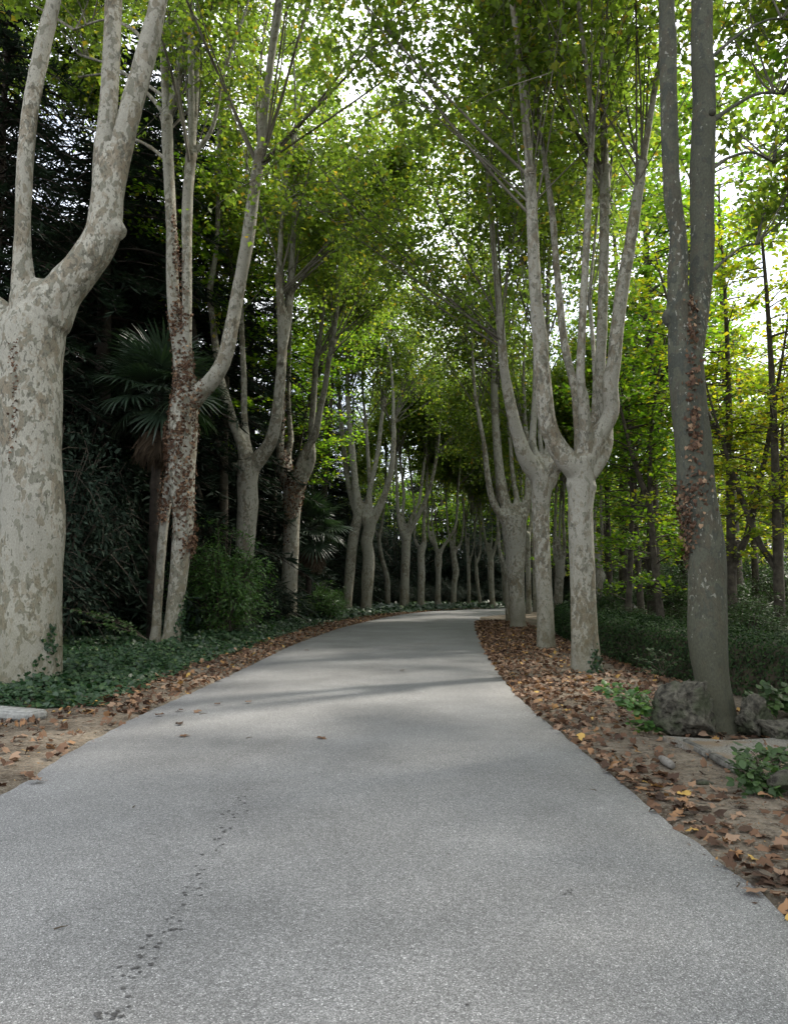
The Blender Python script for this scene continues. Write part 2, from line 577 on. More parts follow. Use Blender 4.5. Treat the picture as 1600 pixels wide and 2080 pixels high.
LIT = [(0, (0.028, 0.017, 0.012)), (0.3, (0.070, 0.038, 0.023)), (0.6, (0.135, 0.076, 0.045)), (0.84, (0.23, 0.155, 0.105)), (0.96, (0.22, 0.115, 0.05)), (1, (0.38, 0.25, 0.07))]
M["litter"] = leaf_mat("dead_leaf", LIT, 0.12, (1.2, 1.0, 0.8), 0.7, 0.2)
M["fallen"] = leaf_mat("fallen_leaf", LIT, 0.12, (1.2, 1.0, 0.8), 0.7, 0.2, per_object=True)
M["creeper"] = leaf_mat("dried_creeper_leaf", [(0, (0.036, 0.020, 0.013)), (0.6, (0.085, 0.048, 0.029)), (0.9, (0.15, 0.092, 0.056)), (1, (0.25, 0.17, 0.105))], 0.15, (1.2, 1, 0.8), 0.7, 0.2)
M["rock"] = noisy_mat("tufa_rock", (0.014, 0.013, 0.010), (0.105, 0.098, 0.077), 13.0, bump=1.0, dist=0.05, detail=10.0, c2=(0.040, 0.045, 0.027), scale2=3.5)
M["granite"] = noisy_mat("granite", (0.15, 0.15, 0.142), (0.27, 0.27, 0.255), 14.0, bump=0.5, dist=0.01)
M["edging"] = noisy_mat("dark_edging_stone", (0.05, 0.048, 0.042), (0.13, 0.125, 0.11), 14.0, bump=0.8, dist=0.02)
M["field_stone"] = noisy_mat("field_stone", (0.10, 0.092, 0.08), (0.17, 0.16, 0.145), 20.0, bump=0.6, dist=0.01)
M["stain"] = noisy_mat("damp_stain", (0.035, 0.034, 0.034), (0.075, 0.073, 0.071), 60.0, bump=0.2, dist=0.003)
M["twig"] = noisy_mat("dry_twig", (0.05, 0.04, 0.03), (0.10, 0.08, 0.06), 30.0, bump=0.2)
M["underwood"] = noisy_mat("leafmould", (0.02, 0.017, 0.012), (0.055, 0.045, 0.03), 2.5, bump=0.6, dist=0.05)

# ------------------------------------------------------------------ ground and road
L_px = [(0, 1605), (75, 1560), (150, 1515), (225, 1477), (300, 1440), (400, 1397), (500, 1352), (590, 1310), (650, 1288), (700, 1272), (780, 1254), (850, 1243.5), (920, 1239)]
R_px = [(1600, 1840), (1450, 1722), (1300, 1607), (1180, 1510), (1080, 1432), (1030, 1381), (995, 1332), (975, 1293), (967, 1268), (975, 1256), (995, 1250)]
Lg = [ground(u, v, 0.02)[:2] for u, v in L_px]
Rg = [ground(u, v, 0.02)[:2] for u, v in R_px]
Lg = [np.array([-3.1, -40.0]), np.array([-3.1, -10.0]), np.array([-3.1, 2.0])] + Lg + [np.array([10.5, 55.5]), np.array([19.0, 61.0]), np.array([32, 64.0]), np.array([60, 66.0])]
Rg = [np.array([1.95, -40.0]), np.array([1.95, -10.0]), np.array([1.95, 1.0])] + Rg + [np.array([11.5, 50.0]), np.array([19.5, 55.0]), np.array([32, 58.2]), np.array([60, 60.0])]


def curve2(Pts, n):
    P3 = np.array([[p[0], p[1], 0] for p in Pts])
    C, _ = spline(P3, np.ones(len(P3)), 0.25)
    d = np.concatenate([[0], np.cumsum(np.linalg.norm(np.diff(C, axis=0), axis=1))])
    t = np.linspace(0, d[-1], n)
    return np.stack([np.interp(t, d, C[:, k]) for k in range(2)], -1)


Lc, Rc = curve2(Lg, 2200), curve2(Rg, 2200)
_ml, _mr = Lc[:, 1] < 52, Rc[:, 1] < 47
XL = lambda y: np.interp(y, Lc[_ml, 1], Lc[_ml, 0])
XR = lambda y: np.interp(y, Rc[_mr, 1], Rc[_mr, 0])


def fnoise(x, y, s, seed=0):
    x, y = np.asarray(x) * s + seed * 3.1, np.asarray(y) * s - seed * 1.7
    return (np.sin(x * 1.3 + 1.7 * np.sin(y * 0.9)) + np.sin(y * 1.7 - 1.3 * np.sin(x * 1.1 + 2)) + np.sin((x + y) * 2.3 + 1.1 * np.sin(x * 2.1 - y)) * 0.5) / 2.5


def gh(x, y):
    """height of the earth beside the road"""
    x, y = np.asarray(x, float), np.asarray(y, float)
    yc = np.clip(y, -40, 46)
    dl, dr = XL(yc) - x, x - XR(yc)
    d = np.maximum(dl, dr)
    m = np.clip(d / 0.8, 0, 1)
    z = m * (0.018 + 0.022 * fnoise(x, y, 1.6) + 0.012 * fnoise(x, y, 4.7, 2)) + np.clip(d - 1.5, 0, 6) * 0.016
    return np.where(d < 0, -0.04, np.where(y > 46, 0.0, z))


# graded ground sheet, fine by the verge, out to the horizon
def graded(a):
    return np.concatenate(a)


gx = graded([np.linspace(-600, -40, 14), np.linspace(-38, -9, 40), np.linspace(-8.7, 8.7, 120), np.linspace(9, 40, 44), np.linspace(45, 600, 14)])
gy = graded([np.linspace(-600, -40, 12), np.linspace(-35, -1, 20), np.linspace(0, 32, 150), np.linspace(32.7, 70, 50), np.linspace(75, 700, 16)])
GX, GY = np.meshgrid(gx, gy)
GZ = gh(GX, GY)
GZ = np.where(GY > 46, -0.045, GZ)
nx, ny = len(gx), len(gy)
ii = np.arange(ny - 1)[:, None] * nx + np.arange(nx - 1)[None]
GF = np.stack([ii, ii + 1, ii + 1 + nx, ii + nx], -1).reshape(-1, 4)
g_ob = link("ground", np_mesh("ground", np.stack([GX, GY, GZ], -1), GF, True), M["soil"])
tag(g_ob, "bare brown earth on both sides of the road", kind="structure")

rng = RNG(5)
_n = 2200
ej = 0.014 * fnoise(Lc[:, 1], Lc[:, 0], 2.7) + 0.018 * fnoise(Lc[:, 1], Lc[:, 0], 9.0, 3)
ek = 0.014 * fnoise(Rc[:, 1], Rc[:, 0], 2.3, 5) + 0.018 * fnoise(Rc[:, 1], Rc[:, 0], 8.0, 7)
Le, Re = Lc.copy(), Rc.copy()
Le[:, 0] += ej
Re[:, 0] += ek
ts = np.array([0, 0.012, 0.12, 0.3, 0.5, 0.7, 0.88, 0.988, 1.0])
zs = np.array([-0.05, 0.008, 0.02, 0.026, 0.03, 0.026, 0.02, 0.008, -0.05])
RV = Le[:, None] * (1 - ts)[None, :, None] + Re[:, None] * ts[None, :, None]
RV = np.concatenate([RV, np.broadcast_to(zs[None, :, None], (_n, len(ts), 1))], -1)
k = len(ts)
ri = np.arange(_n - 1)[:, None] * k + np.arange(k - 1)[None]
RF = np.stack([ri, ri + 1, ri + 1 + k, ri + k], -1).reshape(-1, 4)
road = link("road", np_mesh("road", RV, RF, True), M["asphalt"])
tag(road, "grey worn asphalt lane curving away to the right between the tree rows", kind="structure")

# ------------------------------------------------------------------ plane trees of the avenue
TEX = bpy.data.textures.new("bark_lumps", 'CLOUDS')
TEX.noise_scale = 0.35
TEX.noise_depth = 2


def fuse(geo, origin, voxel, lump=0.012, smooth=5, ratio=0.3):
    """melt overlapping limbs into one continuous skin"""
    me = geo.mesh("tmp", origin)
    o = bpy.data.objects.new("tmp", me)
    COL.objects.link(o)
    rm = o.modifiers.new("r", 'REMESH')
    rm.mode = 'VOXEL'
    rm.voxel_size = voxel
    rm.use_smooth_shade = True
    sm = o.modifiers.new("s", 'SMOOTH')
    sm.factor = 0.5
    sm.iterations = smooth
    dc = o.modifiers.new("c", 'DECIMATE')
    dc.ratio = ratio
    if lump:
        dp = o.modifiers.new("d", 'DISPLACE')
        dp.texture = TEX
        dp.strength = lump * 2
        dp.mid_level = 0.5
    dg = bpy.context.evaluated_depsgraph_get()
    res = bpy.data.meshes.new_from_object(o.evaluated_get(dg))
    res.polygons.foreach_set("use_smooth", np.ones(len(res.polygons), dtype=bool))
    bpy.data.objects.remove(o)
    bpy.data.meshes.remove(me)
    res.name = "trunk"
    return res


UP = np.array([0, 0, 1.0])


def shoots_from(rng, head, d, r, side, n_, length, wood, leafP, leafT, twigs=11, per=16, bias=0.35, spread=0.5, thick=None, start=0.3, pale=None):
    """long straight shoots fanning out of a pollard head, with leafy side twigs"""
    n = int(round(n_ * 1.4))
    for _ in range(n):
        lead = _ == 0
        if lead:
            dirn = norm(0.55 * UP + 0.7 * d + rng.normal(0, 0.07, 3))
            L = length * rng.uniform(1.0, 1.25)
        else:
            fan = side * bias * rng.uniform(0.0, 1.7) if rng.random() < 0.6 else rng.normal(0, 0.22)
            dirn = norm(0.85 * UP + 0.4 * d + np.array([fan, rng.normal(0, 0.3), 0]) + rng.normal(0, spread * 0.4, 3) * np.array([1, 1, 0.3]))
            L = length * rng.uniform(0.6, 1.15)
        out0 = norm(dirn + np.array([dirn[0], dirn[1], 0]) * (0.1 if lead else 0.7))
        m = 8
        t = np.linspace(0, 1, m)[:, None]
        bend = rng.normal(0, 0.11, 3) * L
        org = head if lead else head - d * rng.uniform(0, 0.7) + rng.normal(0, r * 0.4, 3)
        P = org + out0 * L * t * (1 - t) * 0.55 + dirn * L * t * (0.55 + 0.45 * t) + bend * t ** 2
        r0 = np.clip(r * 0.72, 0.03, 0.13) if lead else np.clip(r * 0.30, 0.018, 0.065) * rng.uniform(0.4, 1.1)
        Rr = r0 * (1 - 0.82 * t[:, 0])
        if lead and pale is not None:
            pale.add(*tube(np.vstack([P[:1] - dirn * r * 0.6, P]), np.concatenate([[min(r * 0.95, r0 * 1.6)], np.maximum(Rr, 0.006)]), 8, False)[:2])
        else:
            wood.add(*tube(P, np.maximum(Rr, 0.006), 5, False)[:2])
        for q in range(twigs):
            s = start + (1 - start) * (q + rng.uniform(0, 1)) / twigs
            i = min(int(s * (m - 1)), m - 2)
            f = s * (m - 1) - i
            p0 = P[i] * (1 - f) + P[i + 1] * f
            tl = rng.uniform(0.7, 2.1) * (1.15 - 0.5 * s) * length / 6.0
            td = norm(dirn * 0.5 + rng.normal(0, 0.7, 3) + np.array([0, 0, -0.05]))
            p1 = p0 + td * tl * 0.5 + np.array([0, 0, 0.03])
            p2 = p0 + td * tl + np.array([0, 0, -0.10 * tl])
            wood.add(*tube(np.array([p0, p1, p2]), np.array([0.009, 0.006, 0.003]) * max(1.0, length / 6), 3, False)[:2])
            kk = per
            u = rng.uniform(0.1, 1.05, kk)[:, None]
            pp = p0 * (1 - u) ** 2 + 2 * p1 * u * (1 - u) + p2 * u ** 2 + rng.normal(0, 0.17, (kk, 3))
            leafP.append(pp)
            leafT.append(np.repeat(td[None], kk, 0))


def leaf_cloud(rng, P, T, size, tmpl, flat=0.75):
    n = len(P)
    N_ = np.array([0, 0, 1.0]) * flat + rng.normal(0, 0.55, (n, 3))
    tip = T * 0.5 + rng.normal(0, 0.6, (n, 3)) + np.array([0, 0, -0.35])
    return scatter(P, N_, tip, size * rng.uniform(0.65, 1.25, n), tmpl)


N_LEAVES = 0


def plane_tree(label, base, trunk, limbs, side, seed, bark="bark", burls=(), shoots=6, length=6.0, per=16, twigs=12, leaf=0.16, tmpl=None, bias=0.35, fork=None,
               group="plane trees lining the road", lump=0.012, extra_dy=1.0, vox=0.0019, thinmin=7.0, leaves=15000):
    """base: pixel of the foot; trunk [(u, v, w)]; limbs [{p: [(u, v, w)], dy: metres of depth at the tip}]"""
    global N_LEAVES
    rng = RNG(seed)
    B = ground(*base)
    Y0 = B[1]
    root = empty("plane_tree", B)
    tag(root, label, "tree", group)
    solid, wood, pale = Geo(), Geo(), Geo()
    leafP, leafT = [], []
    if tmpl is None:
        tmpl = MAPLE if Y0 < 21 else KITE
        leaf = 0.14 if Y0 < 21 else (0.155 if Y0 < 34 else 0.175)
        leaves = leaves * (2.0 if Y0 < 21 else (2.2 if Y0 < 34 else 1.15))
    n_sh = sum(L.get("n", shoots) * L.get("w", 1.0) for L in limbs if L.get("leafy", True))
    per = max(4, leaves / (n_sh * 1.4 * twigs))

    def conv(pts, dy, y_start=0.0):
        n = len(pts)
        P, R = [], []
        for i, q in enumerate(pts):
            Y = Y0 + y_start + dy * (i / max(1, n - 1))
            P.append(at(q[0], q[1], Y))
            R.append(0.5 * q[2] * Y / FPX)
        return np.array(P), np.array(R)
    step = 0.12 * (Y0 / 12)
    for stem in (trunk if isinstance(trunk[0], list) else [trunk]):
        P, R = conv(stem, 0.0, 0.0 if stem is trunk or stem is trunk[0] else 0.3)
        P = np.vstack([[P[0, 0], P[0, 1], -0.3], P])
        R = np.concatenate([[R[0] * 1.08], R])
        C, CR = spline(P, R, step)
        solid.add(*tube(C, CR, 20, True, 0.035, rng))
    dys = [0.9, -0.7, 1.4, -1.1, 0.4, 1.8, -0.3]
    for li, L in enumerate(limbs):
        pts = L["p"]
        dy = L.get("dy", dys[li % 7] * extra_dy * min(1.0, Y0 / 18))
        P, R = conv(pts, dy, L.get("y0", 0.0))
        if pts[-1][1] <= 12:             # goes on above the frame
            d = norm(P[-1] - P[-2])
            ext = rng.uniform(2.0, 3.5)
            P = np.vstack([P, P[-1] + norm(d + UP * 0.5) * ext * 0.5, P[-1] + norm(d + UP * 0.8) * ext])
            R = np.concatenate([R, [R[-1] * 0.85, R[-1] * 0.7]])
        C, CR = spline(P, R, step)
        thin = max(q[2] for q in pts) < thinmin
        if thin:
            wood.add(*tube(C, CR, 6, False)[:2])
        else:
            solid.add(*tube(C, CR, 14, True, 0.03, rng))
            if L.get("head", True):
                V, F = ico(2)
                hr = CR[-1] * (1.12 + 0.15 * rng.random())
                solid.add(V * hr * np.array([1, 1, 0.8]) * rng.uniform(0.8, 1.2, (len(V), 1)) + C[-1], F)
            # small knots along the limb
            for _ in range(int(len(C) / 9)):
                j = rng.integers(2, len(C) - 1)
                V, F = ico(1)
                a = norm(rng.normal(0, 1, 3))
                solid.add(V * CR[j] * 0.35 + C[j] + a * CR[j] * 0.8, F)
        if L.get("leafy", True):
            d = norm(C[-1] - C[max(0, len(C) - 8)])
            shoots_from(rng, C[-1], d, CR[-1], side, L.get("n", shoots), L.get("len", length), wood, leafP, leafT, twigs, int(round(per * L.get("w", 1.0))), L.get("bias", bias), pale=pale)
    for (u, v, r) in burls:
        V, F = ico(2)
        solid.add(V * r * px_size(Y0) * rng.uniform(0.85, 1.1, (len(V), 1)) + at(u, v, Y0), F)
    tr = link("trunk", fuse(solid, B, vox * Y0, lump), M[bark], root)
    if pale.n:
        link("upper_limbs", pale.mesh("upper_limbs", B, True), M[bark], root)
    if wood.n:
        link("branches", wood.mesh("branches", B, True), M["bark_branch"], root)
    if leafP:
        P, T = np.concatenate(leafP), np.concatenate(leafT)
        N_LEAVES += len(P)
        V, F = leaf_cloud(rng, P, T, leaf, tmpl or STAR)
        link("crown", np_mesh("crown", V - B, F), M["leaf"], root)
    return root


def lim(*p, **k):
    return dict(p=list(p), **k)


TREES = {}
# --- left row, from the camera outwards
TREES["L1"] = plane_tree(
    "massive mottled plane tree beside the kerb slab, its trunk thickest of the left row", (62, 1402),
    [(60, 1408, 140), (60, 1370, 126), (62, 1200, 123), (65, 1050, 120), (64, 900, 120), (63, 780, 126), (66, 700, 126), (78, 655, 112), (86, 620, 76)],
    [lim((62, 690, 96), (54, 625, 68), (48, 570, 47), (46, 510, 36), (47, 460, 33), (51, 350, 33), (64, 215, 34), (92, 75, 34), (110, 0, 30), dy=-0.4),
     lim((92, 650, 105), (130, 588, 84), (174, 536, 74), (207, 482, 70), (216, 430, 68), (219, 380, 64), (222, 340, 58), (226, 300, 50), dy=0.0, leafy=False, head=False),
     lim((210, 440, 44), (210, 330, 42), (221, 215, 38), (227, 105, 38), (231, 0, 36), dy=0.5),
     lim((222, 430, 48), (245, 315, 47), (268, 215, 45), (298, 105, 45), (323, 0, 38), dy=-0.2),
     lim((300, 100, 10), (270, 60, 8), (215, 40, 6), (150, 60, 5), dy=2.0, y0=0.3, n=5, len=3.5, head=False),
     lim((50, 720, 85), (5, 650, 72), (-45, 590, 60), (-75, 450, 50), (-90, 200, 44), (-95, 0, 40), dy=0.3)],
    +1, 11, "bark_near", burls=[(236, 466, 24), (308, 78, 22), (92, 612, 50)], shoots=9, length=7.5, leaves=15000, bias=0.6)
TREES["L2"] = plane_tree(
    "plane tree with twin stems joined above and rusty dead creeper up its trunk", (346, 1322),
    [[(343, 1326, 50), (350, 1290, 37), (357, 1220, 36), (365, 1150, 38), (373, 1050, 42), (370, 980, 52), (371, 875, 60), (376, 805, 54), (379, 765, 44)],
     [(315, 1302, 24), (318, 1270, 19), (326, 1150, 18), (335, 1050, 19), (345, 985, 24), (360, 910, 30)]],
    [lim((378, 830, 42), (405, 798, 38), (437, 765, 34), (460, 715, 32), (483, 595, 28), (503, 490, 27), (517, 385, 25), (529, 312, 25), dy=-0.8, n=9, bias=0.9, len=10),
     lim((375, 790, 38), (362, 700, 27), (352, 595, 26), (348, 455, 23), (343, 350, 24), (339, 240, 24), dy=0.6, n=5),
     lim((380, 780, 28), (380, 665, 20), (380, 525, 21), (381, 420, 23), (388, 318, 24), dy=0.2, n=4),
     lim((529, 312, 20), (540, 200, 18), (557, 80, 16), (570, 5, 13), dy=-0.4, y0=-0.8, head=False, n=5),
     lim((340, 240, 17), (357, 175, 17), (371, 100, 19), (380, 5, 17), dy=0.2, y0=0.6, head=False, n=5),
     lim((389, 310, 17), (389, 200, 15), (388, 100, 14), (390, 5, 12), dy=0.2, y0=0.2, head=False, n=5),
     lim((340, 240, 11), (300, 190, 9), (240, 140, 7), (160, 110, 6), dy=1.5, y0=0.6, n=7, len=4, head=False),
     lim((345, 330, 10), (290, 290, 8), (220, 270, 6), (130, 250, 5), dy=2.5, y0=0.5, n=7, len=3.5, head=False),
     lim((340, 200, 9), (250, 150, 7), (120, 160, 6), (10, 150, 5), dy=3.5, y0=0.6, n=8, len=4, head=False),
     lim((395, 312, 12), (432, 258, 10), (455, 150, 9), (500, 20, 7), dy=0.3, y0=0.2, head=False, n=4)],
    +1, 12, "bark_near", shoots=6, length=8.0, leaves=19000)
TREES["L3"] = plane_tree(
    "plane tree rising out of a leafy bush, its trunk foot hidden by leaves", (492, 1284),
    [(490, 1286, 44), (491, 1240, 37), (495, 1150, 38), (501, 1060, 42), (504, 1020, 44), (502, 980, 42), (507, 940, 46)],
    [lim((512, 948, 38), (540, 915, 30), (556, 880, 26), (565, 820, 23), (573, 720, 21), (572, 650, 19), (566, 560, 16), dy=-1.2, n=8, bias=0.8),
     lim((500, 935, 30), (490, 900, 22), (476, 865, 21), (460, 812, 20), (444, 750, 16), (432, 650, 14), (427, 588, 14), (441, 490, 11), (444, 300, 10), (446, 245, 9), dy=0.8, n=5),
     lim((505, 925, 22), (501, 895, 16), (496, 842, 14), (496, 780, 13), (492, 690, 12), (490, 610, 11), dy=1.4, n=5),
     lim((570, 740, 16), (585, 650, 17), (590, 585, 17), dy=0.3, y0=-1.0, n=8, bias=0.9, len=10)],
    +1, 13, "bark", burls=[(478, 945, 10)], shoots=7, length=9.5, leaves=19000)
TREES["L4"] = plane_tree(
    "straight plane tree with reddish dead leaves around its fork, dark palm behind", (588, 1266),
    [(586, 1268, 36), (587, 1220, 32), (590, 1150, 32), (593, 1060, 33), (595, 1010, 40), (597, 975, 44)],
    [lim((590, 985, 34), (575, 955, 24), (569, 917, 18), (571, 855, 15), (573, 790, 14), (579, 690, 13), (584, 600, 11), dy=0.8, n=5),
     lim((593, 975, 22), (586, 950, 16), (586, 917, 14), (591, 892, 13), (587, 842, 11), (586, 780, 10), (590, 640, 9), dy=1.6, n=4),
     lim((600, 975, 22), (620, 915, 16), (640, 885, 15), (650, 830, 14), (660, 787, 13), (668, 730, 12), (677, 690, 13), dy=-1.2, n=9, bias=0.9, len=10),
     lim((606, 990, 28), (620, 965, 20), (634, 935, 16), (632, 880, 14), (637, 817, 14), (641, 745, 13), (648, 705, 14), dy=0.2, n=7)],
    +1, 14, "bark", shoots=7, length=9.5, leaves=19000)
TREES["L5"] = plane_tree(
    "slim shaded plane tree leaning right, its trunk foot behind a rounded bush", (706, 1244),
    [(705, 1246, 20), (706, 1220, 19), (711, 1155, 21), (719, 1085, 21), (727, 1050, 19), (724, 1010, 16)],
    [lim((726, 1035, 17), (718, 940, 14), (710, 860, 11), (706, 800, 11), dy=1.0, n=6),
     lim((722, 1040, 14), (706, 975, 12), (696, 890, 11), (690, 825, 10), dy=2.0, n=6)],
    +1, 15, "bark_smooth", shoots=7, length=9, leaves=16000)
TREES["L6"] = plane_tree(
    "pale plane tree with a swollen waist and wide cup of limbs", (744, 1244),
    [(743, 1246, 26), (744, 1225, 22), (747, 1170, 26), (749, 1130, 25), (744, 1100, 25), (750, 1075, 24), (750, 1050, 28)],
    [lim((744, 1062, 20), (733, 1035, 14), (722, 985, 13), (714, 930, 12), (708, 850, 10), (704, 780, 9), dy=0.6, n=6),
     lim((749, 1050, 16), (751, 992, 10), (746, 905, 9), (742, 850, 9), dy=2.0, n=6),
     lim((754, 1062, 22), (777, 1015, 15), (792, 967, 13), (799, 905, 11), (799, 850, 10), dy=-0.5, n=9, bias=0.9, len=10),
     lim((742, 1050, 14), (752, 990, 12), (767, 920, 10), (775, 850, 9), (781, 812, 10), dy=0.9, n=8, bias=0.8)],
    +1, 16, "bark_smooth", shoots=7, length=9, leaves=16000)
TREES["L7"] = plane_tree(
    "thin crooked plane tree with a strongly bowed trunk", (787, 1236),
    [(787, 1238, 14), (787, 1210, 12), (786, 1175, 12), (776, 1137, 10), (769, 1097, 9), (773, 1075, 8)],
    [lim((772, 1085, 8), (777, 1055, 7), (782, 1000, 7), (785, 920, 6), dy=1.0, n=7),
     lim((771, 1095, 8), (760, 1075, 6), (755, 1030, 5), dy=1.5, n=4)],
    +1, 17, "bark", shoots=5, per=20, length=7, thinmin=6)
TREES["L8"] = plane_tree(
    "plane tree with four limbs rising from a square shouldered trunk left of the bend", (821, 1239),
    [(820, 1240, 24), (821, 1220, 20), (823, 1155, 19), (825, 1105, 19), (825, 1085, 22)],
    [lim((822, 1092, 14), (812, 1070, 11), (807, 1020, 9), (805, 967, 8), (803, 920, 8), dy=0.5, n=7),
     lim((823, 1085, 10), (818, 1045, 8), (820, 1005, 8), (812, 930, 7), dy=1.8, n=6),
     lim((827, 1090, 14), (837, 1070, 11), (855, 1035, 10), (870, 1000, 9), (880, 962, 8), (889, 917, 7), dy=-0.8, n=9, bias=0.9, len=10),
     lim((827, 1082, 10), (836, 1050, 8), (851, 1020, 8), (857, 975, 8), (865, 917, 7), dy=0.9, n=8, bias=0.8)],
    +1, 18, "bark_smooth", shoots=6, per=20, length=7.2, thinmin=6)
TREES["L9"] = plane_tree(
    "straight plane tree with one short left prong, just before the road bends", (855, 1238),
    [(855, 1240, 18), (855, 1215, 16), (856, 1160, 16), (855, 1125, 16), (861, 1105, 12)],
    [lim((861, 1110, 11), (861, 1055, 9), (866, 1000, 7), (868, 950, 7), dy=0.8, n=8, bias=0.7),
     lim((854, 1118, 9), (842, 1095, 7), (843, 1050, 6), (838, 1000, 6), dy=1.6, n=6)],
    +1, 19, "bark_smooth", shoots=6, per=20, length=7.2, thinmin=6)
TREES["L10"] = plane_tree(
    "slender plane tree with a collar-like swelling below its forking top", (889, 1236),
    [(889, 1237, 14), (889, 1210, 12), (890, 1165, 12), (890, 1142, 17), (890, 1125, 13)],
    [lim((889, 1130, 9), (882, 1108, 7), (872, 1093, 7), (869, 1055, 6), (867, 1000, 6), dy=0.8, n=7),
     lim((887, 1112, 7), (878, 1070, 6), (877, 1020, 5), dy=1.6, n=5),
     lim((892, 1130, 10), (900, 1110, 8), (920, 1080, 7), (927, 1055, 6), (931, 985, 6), dy=-0.5, n=9, bias=0.8)],
    +1, 20, "bark_smooth", shoots=6, per=20, length=7.0, thinmin=5)
TREES["L11"] = plane_tree(
    "pale plane tree at the bend, smooth U-shaped fork catching the light", (921, 1235),
    [(920, 1236, 15), (921, 1215, 12), (923, 1180, 12), (926, 1162, 14), (921, 1130, 12), (921, 1117, 13)],
    [lim((920, 1122, 8), (914, 1105, 6), (908, 1055, 6), (905, 992, 6), dy=0.6, n=7),
     lim((922, 1122, 8), (935, 1105, 6), (940, 1075, 6), (942, 1005, 5), (943, 960, 5), dy=-0.4, n=8),
     lim((921, 1117, 7), (926, 1055, 6), (929, 980, 6), dy=1.4, n=7)],
    +1, 21, "bark", shoots=6, per=20, length=7.0, thinmin=5)
far_specs = [
    ("thin plane tree with small leafy sprouts at its fork, beyond the bend", (952, 1234), [(952, 1235, 9), (952, 1200, 8), (951, 1142, 8)],
     [lim((951, 1146, 7), (946, 1105, 5), (944, 1050, 5)), lim((952, 1146, 6), (962, 1110, 5), (966, 1050, 5)), lim((951, 1140, 5), (953, 1080, 4), (956, 1040, 4))]),
    ("thin plane tree bowed to the left, beyond the bend", (974, 1234), [(975, 1235, 9), (972, 1205, 8), (967, 1165, 8), (966, 1140, 7)],
     [lim((966, 1145, 7), (974, 1128, 6), (976, 1092, 6), (971, 1030, 5)), lim((966, 1145, 5), (963, 1090, 4), (960, 1030, 4))]),
    ("dark knobbly plane tree with a broad V fork, beyond the bend", (1000, 1235), [(1000, 1236, 14), (998, 1200, 12), (996, 1152, 14), (996, 1132, 13)],
     [lim((995, 1138, 9), (987, 1105, 7), (977, 1042, 6), (973, 1000, 6)), lim((997, 1138, 9), (1007, 1105, 7), (1011, 1067, 6), (1012, 1010, 6)), lim((996, 1130, 6), (999, 1070, 5), (992, 1010, 5))]),
    ("far plane tree half hidden by the stout trunk at the inner bend", (1024, 1233), [(1025, 1234, 10), (1024, 1200, 9), (1021, 1150, 9)],
     [lim((1021, 1155, 7), (1013, 1120, 6), (1016, 1060, 5)), lim((1022, 1155, 6), (1022, 1090, 5), (1024, 1040, 5))]),
]
for q, (lb, bs, tk, lm) in enumerate(far_specs):
    plane_tree(lb, bs, tk, lm, +1, 30 + q, "bark_smooth", shoots=8, per=22, length=7.0, thinmin=5)

# --- right row
TREES["R1"] = plane_tree(
    "dark two-stemmed plane tree standing between mossy boulders", (1452, 1488),
    [(1460, 1492, 92), (1456, 1450, 70), (1447, 1390, 66), (1437, 1300, 74), (1436, 1200, 75), (1434, 1120, 76), (1424, 1060, 74), (1414, 1000, 74), (1408, 920, 72), (1398, 820, 70), (1391, 720, 71), (1392, 675, 72)],
    [lim((1388, 720, 60), (1381, 650, 54), (1375, 585, 43), (1377, 480, 36), (1365, 394, 36), (1357, 219, 37), (1355, 87, 37), (1353, 0, 33), dy=-0.2),
     lim((1396, 720, 60), (1408, 650, 56), (1420, 585, 49), (1425, 503, 48), (1425, 350, 50), (1429, 219, 50), (1424, 87, 46), (1425, 0, 44), dy=0.5),
     lim((1440, 250, 12), (1490, 215, 9), (1540, 190, 7), (1590, 190, 5), dy=2.5, y0=0.3, n=7, len=3.4, w=0.22, head=False, bias=-0.5),
     lim((1436, 350, 10), (1480, 320, 8), (1530, 310, 6), (1570, 330, 4), dy=3.0, y0=0.4, n=6, len=3.8, w=0.22, head=False, bias=-0.5),
     lim((1436, 560, 9), (1480, 520, 7), (1510, 500, 5), (1540, 495, 4), dy=4.0, y0=0.4, n=5, len=2.6, w=0.22, head=False, bias=-0.4),
     lim((1440, 120, 11), (1500, 70, 8), (1560, 40, 6), (1610, 40, 5), dy=1.5, y0=0.4, n=7, len=3.8, w=0.22, head=False, bias=-0.5)],
    -1, 41, "bark_shaded", burls=[(1362, 645, 21), (1440, 1075, 22), (1446, 228, 9)], shoots=12, length=6.0, leaves=13000, lump=0.01)
